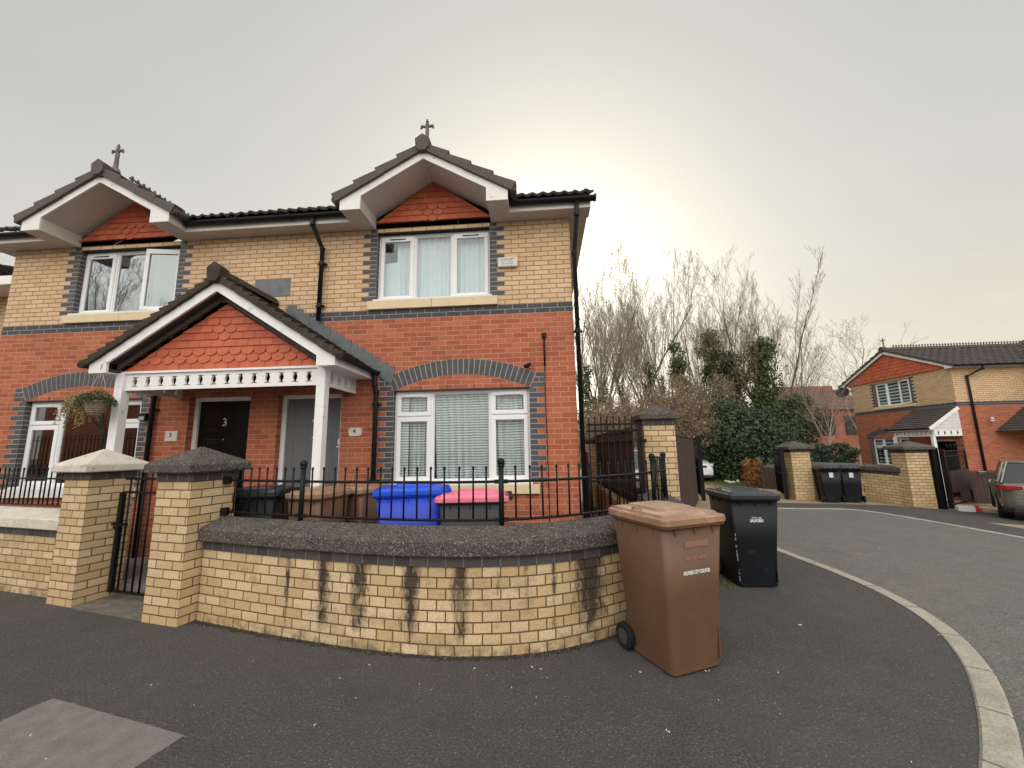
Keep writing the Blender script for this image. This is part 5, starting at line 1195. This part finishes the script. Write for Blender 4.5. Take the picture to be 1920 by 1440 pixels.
# ------------------------------------------------------------------ cars
def car(label,x,y,z,rz,paint,L=4.3,W=1.78,Hh=1.45,glass='car_glass',plate_front=None,plate_rear=None,suv=0,group='parked cars'):
    t=thing('parked_car',label,'car',(x,y,z),rz,group); hl=L/2; hw=W/2
    b=.62+.15*suv; top=.92+.14*suv
    st=[(-hl,.80,.36,top-.10),(-hl+.06,.90,.27,top-.02),(-hl+.30,.97,.22,top),(-hl+.9,1.,.2,top),(0,1.,.2,top-.02),(hl-1.35,.99,.2,top-.02),(hl-.9,.98,.2,top-.07),(hl-.35,.94,.22,top-.17),(hl-.08,.84,.27,top-.24),(hl,.72,.34,top-.36)]
    secs=[]
    for xx,k,zb,zt in st:
        w_=hw*k; h_=zt-zb
        prof=[(w_*.86,zb),(w_*.97,zb+.06),(w_,zb+h_*.35),(w_*.99,zb+h_*.62),(w_*.955,zb+h_*.86),(w_*.90,zt),(w_*.6,zt+.022)]
        secs.append([(xx,a,c) for a,c in prof]+[(xx,-a,c) for a,c in reversed(prof)])
    mb=MB(); mb.loft(secs,sm=True); bo=put(mb,'body',paint,t,bevel=0); bo.modifiers.new('s','SUBSURF').levels=1; bo.modifiers['s'].render_levels=1
    # greenhouse
    gb=[(-hl+.38,.86),(-hl+.95,.90),(0,.91),(hl-1.22,.86)]; gt=[(-hl+.80+.1*suv,.66),(-hl+1.25,.70),(-.05,.71),(hl-2.05,.66)]
    if suv: gt=[(-hl+.42,.70),(-hl+1.0,.73),(0,.74),(hl-1.95,.68)]; gb[0]=(-hl+.16,.86)
    tz=Hh-.05; bz=top-.03
    low=[(a,hw*k,bz) for a,k in gb]+[(a,-hw*k,bz) for a,k in reversed(gb)]; hi=[(a,hw*k,tz) for a,k in gt]+[(a,-hw*k,tz) for a,k in reversed(gt)]
    mb=MB(); mb.loft([low,hi]); put(mb,'glass',glass,t,bevel=.02)
    mb=MB(); r0=[(a+(.02 if i in(0,) else 0),c*1.01,tz-.015) for i,(a,c,_) in enumerate(hi)]; r1=[(a,c*.93,tz+.035) for a,c,_ in hi]; r2=[(a*.96,c*.6,tz+.05) for a,c,_ in hi]
    mb.loft([r0,r1,r2],sm=True); put(mb,'roof',paint,t)
    for s in(-1,1):
        for i,wd in((0,.10),(1,.06),(2,.07),(3,.07)):
            mb=MB()
            p=Vector(low[i] if s>0 else low[7-i]); q=Vector(hi[i] if s>0 else hi[7-i]); mb.bar(p+Vector((0,s*.006,0)),q+Vector((0,s*.006,0)),.022,wd,up=(1,0,0))
            put(mb,'pillar',paint,t)
    for sx,xx in((1,hl-.82),(-1,-hl+.80)):
        for s in(-1,1):
            mb=MB(); y0,y1=s*(hw-.22),s*(hw+.004); mb.tube([(xx,y0,.31),(xx,y1-s*.02,.31),(xx,y1,.31)],[.315,.315,.295],24,sm=False); wo=put(mb,'wheel','rubber',t)
            mb=MB(); mb.tube([(xx,y1-s*.002,.31),(xx,y1+s*.008,.31)],.20,16)
            put(mb,'rim','car_silver',wo)
            mb=MB(); mb.tube([(xx,s*(hw-.24),.335),(xx,s*(hw-.012),.335)],.365,24); put(mb,'wheel_arch','car_dark_trim',t)
    # rear end
    for s in(-1,1):
        zc=top-.10; mb=MB(); mb.loft([[(-hl+.24,s*hw*.985,zc+.05),(-hl+.24,s*hw*.985,zc-.02),(-hl+.24,s*hw*.90,zc-.03),(-hl+.24,s*hw*.90,zc+.05)],[(-hl+.02,s*hw*.93,zc+.06),(-hl+.02,s*hw*.93,zc-.05),(-hl+.02,s*hw*.85,zc-.05),(-hl+.02,s*hw*.85,zc+.06)],[(-hl-.025,s*hw*.80,zc+.05),(-hl-.025,s*hw*.80,zc-.05),(-hl-.03,s*hw*.50,zc-.035),(-hl-.03,s*hw*.50,zc+.045)]]); put(mb,'tail_light','tail_red',t,bevel=.008)
        zc=top-.29; mb=MB(); mb.loft([[(hl-.35,s*hw*.965,zc+.10),(hl-.35,s*hw*.965,zc+.0),(hl-.35,s*hw*.85,zc),(hl-.35,s*hw*.85,zc+.13)],[(hl-.06,s*hw*.82,zc+.07),(hl-.05,s*hw*.84,zc-.02),(hl-.02,s*hw*.55,zc-.02),(hl-.04,s*hw*.55,zc+.06)]]); put(mb,'headlight','lamp_clear',t,bevel=.008)
        mb=MB(); mb.obox((hl-1.42,s*(hw+.09),top+.06),.05,.09,.065,s*.2); put(mb,'mirror',paint,t,bevel=.02)
    mb=MB(); mb.loft([[(-hl-.035,-hw*.74,.24),(-hl-.035,hw*.74,.24),(-hl-.04,hw*.72,.36),(-hl-.04,-hw*.72,.36)],[(-hl+.2,-hw*.95,.22),(-hl+.2,hw*.95,.22),(-hl+.2,hw*.95,.36),(-hl+.2,-hw*.95,.36)]]); put(mb,'rear_bumper','car_dark_trim',t,bevel=.02)
    mb=MB(); mb.box(hl-.15,hl+.02,-hw*.66,hw*.66,.24,.36); mb.box(hl-.12,hl+.012,-hw*.5,hw*.5,top-.36,top-.27); put(mb,'grille','car_dark_trim',t,bevel=.01)
    mb=MB(); mb.loft([[(-hl-.045,-hw*.5,top-.26),(-hl-.045,hw*.5,top-.26),(-hl-.03,hw*.5,top-.24),(-hl-.03,-hw*.5,top-.24)],[(-hl+.1,-hw*.5,top-.26),(-hl+.1,hw*.5,top-.26),(-hl+.1,hw*.5,top-.24),(-hl+.1,-hw*.5,top-.24)]]); put(mb,'boot_trim','car_silver',t)
    if plate_rear:
        mb=MB(); mb.box(-hl-.062,-hl-.03,-.26,.26,.66,.77); po=put(mb,'number_plate','plate_yellow',t)
        text(plate_rear,.10,Matrix.Translation((-hl-.064,.235,.715))@Matrix.Rotation(-PI/2,4,'Z')@Matrix.Rotation(PI/2,4,'X'),'text_black','plate_letters',po,bold=.002,sx=.8,align='LEFT')
    if plate_front is not None: mb=MB(); mb.box(hl+.0,hl+.03,-.26,.26,.42,.53); put(mb,'number_plate','plaster_white',t)
    return t
car('dark grey car parked tail-out on the gravel at the right edge',12.47,6.10,-.335,R(47),'car_grey',4.4,1.70,1.42,plate_rear='F18 S')
car('silver car with red tail light, mostly hidden behind the black gate leaf',2.95,9.22,-.02,R(82),'car_silver',4.3,1.78,1.5,plate_rear=None)
car('white sport utility car facing the road in front of the dark hedge',6.45,15.6,-.12,R(-92),'car_white',4.4,1.85,1.62,plate_front='',suv=1)
car('silver hatchback with green tinted glass behind the board fence and far pillar',11.1,12.8,-.25,R(4),'car_silver',3.9,1.7,1.42,glass='car_glass_green')

# ------------------------------------------------------------------ plants
def leafcloud(mb,c,rx,ry,rz,n,size,flat=0.,hollow=.35,rg=random):
    for _ in range(n):
        d=Vector((rg.gauss(0,1),rg.gauss(0,1),rg.gauss(0,1)))
        if d.length<1e-4: continue
        d.normalize(); k=hollow+(1-hollow)*rg.random()**.6; p=Vector((c[0]+d.x*rx*k,c[1]+d.y*ry*k,c[2]+d.z*rz*k))
        nr=(d+Vector((rg.uniform(-1,1),rg.uniform(-1,1),rg.uniform(-.6,1.2)))).normalized(); a=nr.orthogonal().normalized(); b_=nr.cross(a); th=rg.uniform(0,6.28); a2=a*math.cos(th)+b_*math.sin(th); b2=nr.cross(a2); s=size*rg.uniform(.6,1.35)
        mb.face([p-a2*s*.5,p+b2*s*.33,p+a2*s*.6,p-b2*s*.33],0,(rg.random()*9,rg.random()*9))
def grow(rg,H,stems=1,spread=.5,lev=4,r0=.13,start=.3,kids=(11,7,5,3),up=.35,wob=.10,lean=0.):
    tr=MB(); tw=MB(); tips=[]
    def br(p,d,L,r,l):
        n=(7,5,4,3,2)[min(l,4)]; path=[p.copy()]; dd=d.copy(); q=p.copy()
        for i in range(n):
            dd=(dd+Vector((rg.gauss(0,wob),rg.gauss(0,wob),rg.gauss(0,wob*.5)+up*.12*(l>0)))).normalized(); q=q+dd*(L/n); path.append(q.copy())
        rs=[max(.0045,r*(1-.82*i/n)) for i in range(n+1)]
        mb=tr if l<=1 else tw; mb.tube(path,rs,(7,5,4,3,3)[min(l,4)],cap=False)
        if l>=lev: tips.append(path[-1]); tips.append(path[max(0,n-1)]); return
        k=kids[min(l,len(kids)-1)]
        for j in range(k):
            f=(start if l==0 else .2)+(1-(start if l==0 else .2))*((j+rg.random())/k); ii=min(n-1,int(f*n)); fr=f*n-ii
            o_=path[ii].lerp(path[ii+1],fr); bd=(path[ii+1]-path[ii]).normalized(); side=bd.orthogonal().normalized(); side.rotate(Matrix.Rotation(rg.uniform(0,6.28),3,bd) if False else __import__('mathutils').Quaternion(bd,rg.uniform(0,6.28)))
            nd=(bd*(1-spread*.5)+side*spread*rg.uniform(.6,1.2)+Vector((0,0,up*.5))).normalized()
            br(o_,nd,L*(1-f*.5)*rg.uniform(.46,.68),rs[ii]*.46,l+1)
        tips.append(path[-1])
    for s_ in range(stems):
        a=rg.uniform(0,6.28); ln=(.10+.16*rg.random()) if stems>1 else lean
        br(Vector((math.cos(a)*.15*(stems>1),math.sin(a)*.15*(stems>1),-.3)),Vector((math.cos(a)*ln,math.sin(a)*ln,1)).normalized(),H*rg.uniform(.85,1.),r0*(.75 if stems>1 else 1),0)
    return tr,tw,tips
TPL=[]
def tree_tpl(seed,**k):
    rg=random.Random(seed); bud=k.pop('bud',0); tr,tw,tips=grow(rg,**k); bm_=MB()
    if bud:
        for p in tips:
            for _ in range(bud): leafcloud(bm_,p,.2,.2,.2,1,.055,rg=rg)
    return (_mesh('trunk',tr,'bark'),_mesh('crown',tw,'twig'),_mesh('buds',bm_,'bud_leaf') if bud else None)
def _mesh(n,mb,mat):
    o=put(mb,n,mat,None,fix=False); me=o.data; D.objects.remove(o); return me
T=[tree_tpl(1,H=11.,stems=3,spread=.46,kids=(8,6,5,3),up=.70,bud=1,start=.3),tree_tpl(2,H=11.,stems=2,spread=.52,kids=(10,7,4,3),up=.65,start=.3),tree_tpl(3,H=12.,stems=1,spread=.60,kids=(15,7,4,3),up=.60,start=.25,wob=.07),tree_tpl(4,H=11.,stems=3,spread=.48,kids=(7,6,5,3),up=.72,start=.3),
   tree_tpl(5,H=8.,stems=1,spread=.62,kids=(11,6,4,2),up=.25,r0=.08,start=.35)]
def place(name,label,cat,meshes,loc,rz,s,group,ivy=None,sz=None):
    t=thing(name,label,cat,loc,rz,group); t.scale=(s,s,sz or s)
    for nm,me in meshes:
        if me is None: continue
        o=D.objects.new(nm,me); COL.objects.link(o); o.parent=t
    if ivy:
        h,r,n=ivy; mb=MB(); rg=random.Random(int(loc[0]*100)); k=int(h/.55)
        for i in range(k):
            z_=(i+.5)*h/k; rr_=r*(.55+.6*rg.random())*(1.1-.6*i/k); leafcloud(mb,(rg.gauss(0,.12*r),rg.gauss(0,.12*r),z_),rr_,rr_,.5,n//k,.13/s,rg=rg)
        put(mb,'ivy','ivy_leaf',t,fix=False)
    return t
WOOD='bare trees of the wood behind the houses'
wl=[ # x,y,template,scale,rot,ivy,label
 (2.3,19,0,1.00,.3,(6.5,.7,2600),'budding bare tree nearest the house wall with a dark ivy-wrapped stem'),
 (3.9,22,1,1.08,1.9,(5.5,.6,1500),'tall budding tree second from the house wall'),
 (5.3,24,0,1.16,2.7,(7,.6,1800),'tall many-stemmed budding tree behind the railings and brick pillar'),
 (6.3,19.5,1,.98,4.1,(6.8,.7,2400),'bare tree with forked ivy-covered trunk above the pillar cap'),
 (8.0,23,3,1.08,.9,(6.,.6,1500),'fine-twigged bare tree left of the ivy columns'),
 (9.6,25,0,1.02,5.2,None,'budding bare tree between the pair of ivy columns'),
 (10.6,22.5,3,.88,3.3,None,'slender bare tree rising behind the ivy columns'),
 (12.4,26,1,1.05,.2,None,'bare tree deep in the wood left of the tall bare one'),
 (13.2,19.5,2,1.08,1.2,None,'tallest wide-spreading bare tree at the right end of the wood'),
 (15.6,22.5,2,.92,4.4,None,'bare tree with long fine branches leaning to the right'),
 (18.4,25,2,.72,2.2,None,'thin bare tree above the distant red house'),
 (14.3,21.0,3,1.02,1.1,None,'bare tree standing behind the large dark ivy-covered tree'),
 (11.8,22.0,3,.92,1.0,None,'budding bare tree just left of the large dark ivy-covered tree'),
 (16.2,26.5,3,1.0,3.0,None,'bare tree filling the gap right of the tallest one'),
 (7.0,28,3,1.25,5.9,None,'tall pale bare tree far back above the pillar'),
 (4.4,29,3,1.25,.5,None,'far bare tree glimpsed between the first budding trees'),
 (11.5,30,3,1.20,2.0,None,'farthest bare tree behind the ivy columns'),
 (2.2,26,0,1.15,3.9,None,'far bare tree close beside the corner downpipe'),
]
for x,y,k,s,a,iv,lab in wl:
    tr,cr,bd=T[k]; place('bare_tree',lab,'tree',(('trunk',tr),('crown',cr),('buds',bd)),(x,y,gz(x)),a,s*(.90 if k==2 else 1.0),WOOD,iv)
pale=[(_c.copy()) for _c in (T[4][0],T[4][1])]
pale[0].materials.clear(); pale[0].materials.append(M['bark_pale']); pale[1].materials.clear(); pale[1].materials.append(M['twig_pale'])
place('birch_tree','thin pale bare tree rising behind the left end of the far house','tree',(('trunk',pale[0]),('crown',pale[1])),(21.8,25.5,-1.1),.4,1.28,None)
place('small_tree','small pale-stemmed bare tree in front of the distant red house','tree',(('trunk',pale[0]),('crown',pale[1])),(12.2,13.6,-.55),2.4,.62,'small pale bare trees by the far house')
place('small_tree','crooked pale bare tree close against the far house corner','tree',(('trunk',pale[0]),('crown',pale[1])),(13.6,15.2,-.6),5.1,.60,'small pale bare trees by the far house')
# dense ivy columns and evergreens
def evergreen(name,label,cat,x,y,h,w,n,size,mat,seed,shape='col',group=None,trunk=True,zb=0.):
    rg=random.Random(seed); t=thing(name,label,cat,(x,y,gz(x)),0,group); mb=MB()
    k=max(46,int(h*3.2*w))
    for i in range(k):
        f=rg.random(); z_=zb+f*(h-zb)
        env={'col':(1.-.72*f**1.2)*(.8+.35*math.sin(f*17+seed)),'round':math.sqrt(max(0,1-(2*f-1)**2))*.9+.1,'mound':math.sqrt(max(0.04,1-f*f)),'box':1.}[shape]
        a=rg.uniform(0,6.28); q=math.sqrt(rg.random()); r=w*.5*env*q; cr=w*rg.uniform(.10,.24)+.12
        leafcloud(mb,(r*math.cos(a),r*math.sin(a)*.8,z_),cr,cr,cr*.85,n//k,size,rg=rg,hollow=.2)
    put(mb,'crown' if trunk else 'foliage',mat,t,fix=False)
    if trunk:
        mb=MB(); mb.tube([(0,0,-.3),(.1,0,h*.4),(0,.05,h*.85)],[.16,.11,.03],8)
        for i in range(7): a=rg.uniform(0,6.28); z0=h*rg.uniform(.2,.7); mb.tube([(0,0,z0),(math.cos(a)*w*.3,math.sin(a)*w*.3,z0+h*.12)],[.05,.015],5)
        put(mb,'trunk','bark',t)
    return t
IV='ivy-clad evergreens in the wood'
evergreen('ivy_tree','narrow ivy column with a leaning top, left of the pair of ivy columns',*('tree',),8.3,20.5,8.2,2.4,7000,.14,'ivy_leaf',11,group=IV)
evergreen('ivy_tree','taller of the ivy columns in the middle of the wood','tree',10.2,20.0,8.8,2.4,7600,.14,'ivy_leaf',12,group=IV)
evergreen('ivy_tree','broader olive-green ivy tree next to the tallest ivy column','tree',11.5,20.5,7.6,3.2,8500,.15,'green_leaf',13,group=IV)
evergreen('ivy_tree','large dark ivy-covered tree left of the distant red house','tree',12.5,18.4,7.9,3.4,10000,.15,'ivy_leaf',14,group=IV)
evergreen('ivy_tree','bushy mid-green evergreen low beside the distant red house','tree',13.0,16.8,4.4,2.8,8000,.14,'green_leaf',15,'round',group=IV)
evergreen('ivy_bush','dark ivy thicket low behind the side gate','bush',2.5,17.5,4.2,2.6,6000,.14,'green_leaf',16,'round',IV)
evergreen('ivy_bush','ivy thicket behind the tall pillar and railings','bush',4.6,18.2,3.6,3.0,5000,.14,'green_leaf',17,'round',IV)
def shrub(label,x,y,h,w,n,mat,seed,twigs=180,size=.085):
    rg=random.Random(seed); t=thing('shrub',label,'shrub',(x,y,gz(x)),0,'brown budding shrubs'); mb=MB(); lf=MB()
    for i in range(twigs):
        a=rg.uniform(0,6.28); tl=rg.uniform(.15,1.); L=h*rg.uniform(.6,1.08); p=Vector((rg.gauss(0,.2),rg.gauss(0,.2),0)); end=Vector((math.cos(a)*w*.5*tl,math.sin(a)*w*.4*tl,L*(1.05-.55*tl*tl)))
        mid=p.lerp(end,.5)+Vector((rg.gauss(0,.15),rg.gauss(0,.15),.25*L*tl)); path=[p,p.lerp(mid,.6)+Vector((0,0,.1)),mid,end]; mb.tube(path,[.02,.014,.010,.005],3,cap=False)
        for _ in range(n//twigs):
            f=rg.random()**.6; c=mid.lerp(end,f) if rg.random()<.75 else p.lerp(mid,.4+.6*rg.random()); leafcloud(lf,c,.26,.26,.22,1,size,rg=rg)
            if rg.random()<.12: e2=c+Vector((rg.gauss(0,.25),rg.gauss(0,.25),rg.gauss(.05,.2))); mb.tube([c,e2],[.006,.003],3,cap=False)
    put(mb,'branches','twig',t,fix=False); put(lf,'foliage',mat,t,fix=False); return t
shrub('brown budding shrub between the downpipe and the pillar',3.3,14.2,4.3,4.2,10000,'brown_leaf',21)
shrub('brown budding shrub spreading right of the tall pillar cap',5.6,14.6,4.9,4.4,12000,'brown_leaf',22,300)
shrub('largest brown budding shrub left of the dark hedge',6.9,15.2,5.0,3.4,11000,'brown_leaf',23,280)
shrub('brown budding shrub rising behind the dark hedge',9.6,17.6,5.4,3.4,9000,'brown_leaf',24,240)
shrub('brown budding shrub low in the gap behind the side gate',1.9,13.2,3.4,3.0,6500,'brown_leaf',25,150)
# the dark laurel mound, the copper hedge, the hedge over the far wall
evergreen('laurel_hedge','big rounded dark glossy hedge in the middle distance','hedge',9.25,15.6,3.5,5.9,30000,.13,'laurel_leaf',31,'mound',trunk=False)
evergreen('laurel_hedge','low loose green end of the dark hedge beside the white car','hedge',8.5,14.4,1.5,1.7,3500,.11,'green_leaf',32,'mound',trunk=False)
evergreen('beech_hedge','clipped copper-brown hedge end beside the short board fence','hedge',8.0,11.7,1.0,.55,2600,.07,'beech_leaf',33,'box',trunk=False)
t=thing('clipped_hedge','clipped dark hedge standing above the far garden wall','hedge',(9.85,9.9,gz(9.85))); mb=MB(); rg=random.Random(34)
for i in range(170): leafcloud(mb,(rg.uniform(-.95,.80),rg.uniform(-.2,.2),rg.uniform(.35,1.72)),.16,.16,.14,60,.075,rg=rg)
put(mb,'foliage','laurel_leaf',t,fix=False)
RR=[Vector((x,y,0)) for x,y in ((7.9,7.97),(9.62,8.50))]
railing('thin black railing on top of the low wall behind the pair of bins',RR,.85,1.22,1.32,[],gap=.13,group=None)
# grit, dirt and moss gathered where the walls meet the tarmac
mb=MB(); EP=offset(WP,.0); eu=arclen(EP)
for _ in range(2600):
    i=random.randrange(len(EP)-1); f=rnd(); p=EP[i].lerp(EP[i+1],f); d=abs(random.gauss(0,.028))+.002; dr=(EP[i+1]-EP[i]).normalized(); p=p+Vector((dr.y,-dr.x,0))*d; s=rr(.003,.012)*(1-min(.6,d*6)); a=rr(0,3)
    if p.y>.2: continue
    mb.obox((p.x,p.y,.003),s,s*rr(.4,1),s*rr(.3,.7),rot=a,mi=0 if rnd()<.93 else 1)
plain('grit',(.045,.036,.028),.95,.5,30)
tag(put(mb,'wall_foot_grit',['grit','grass_blade'],None,fix=False),'dark grit and moss gathered along the foot of the curved wall','grit',kind='stuff')
# a few blades of weed at the foot of the black bin
mb=MB()
for _ in range(160):
    x,y=1.60+random.gauss(0,.035),-.60+random.gauss(0,.06); a=rr(0,6.28); w_=rr(.002,.005); h=rr(.01,.05); dx,dy=math.cos(a)*w_,math.sin(a)*w_
    mb.face([(x-dx,y-dy,.0),(x+dx,y+dy,.0),(x+rr(-.03,.03),y+rr(-.03,.03),h)],0,(rnd(),rnd()))
tag(put(mb,'weeds','grass_blade',None,fix=False),'small tuft of weeds at the foot of the black bin','weeds',kind='stuff')
t=thing('rubble','small heap of pale rubble and rag beside the white car','rubble',(7.75,13.2,-.12))
for i in range(9): mb=MB(); mb.ball((rr(-.32,.32),rr(-.15,.15),rr(.03,.14)),rr(.05,.10),6,sz=.7); put(mb,'lump','plaque' if i%2 else 'plaster_white',t)
# far tree belt beyond everything, one mass
mb=MB(); rg=random.Random(50)
for i in range(420):
    x=rg.uniform(-12,46); y=rg.uniform(44,54); h=rg.uniform(1.5,5.0) if x>16 else rg.uniform(3.,8.)
    leafcloud(mb,(x,y,-1.5+h*rg.random()),1.3,1.3,1.1,36,.4,rg=rg)
tag(put(mb,'woodland','brown_leaf',None,fix=False),'far low belt of brown undergrowth behind all the trees','woodland',kind='stuff')

# ------------------------------------------------------------------ the other side of the road, seen mirrored in the windows
for x,y,k,s,a,lab in ((-25.5,-15.5,2,1.15,1.,'bare tree across the road mirrored in the upstairs window'),(-31,-19,1,1.25,3.,'budding tree across the road mirrored in the upstairs window'),(-20,-17,3,1.0,5.,'bare tree behind the wall across the road')):
    place('street_tree',lab,'tree',(('trunk',T[k][0]),('crown',T[k][1]),('buds',T[k][2])),(x,y,-.1),a,s,'trees across the road')
garden_wall('brick wall across the road, mirrored in the downstairs window',[(-6,-10.6),(-34,-9.8)],lambda x:-.1,nc=12,mats=('red_brick','red_brick','wall_slate','stone_dark'),short=(99,100),smooth=0)
railing('tall railing on the wall across the road',[Vector((-8,-10.75,0)),Vector((-30,-10.1,0))],1.2,2.3,2.5,[],gap=.19,r=.02,group=None)
t=thing('opposite_house','brick house with chimney across the road, seen in the window reflections','house',(-27,-21,0)); mb=MB(); mb.box(-5,5,-4,4,-.2,5.6); put(mb,'wall','far_red_brick',t); mb=MB(); mb.pyz([(-4.3,5.55),(4.3,5.55),(0,8.6)],-5.2,5.2); put(mb,'roof','brown_roof_tile',t); mb=MB(); mb.box(.4,1.7,2.6,3.8,6.5,11.6); mb.box(.3,1.8,2.5,3.9,11.2,11.4); put(mb,'chimney','far_red_brick',t)
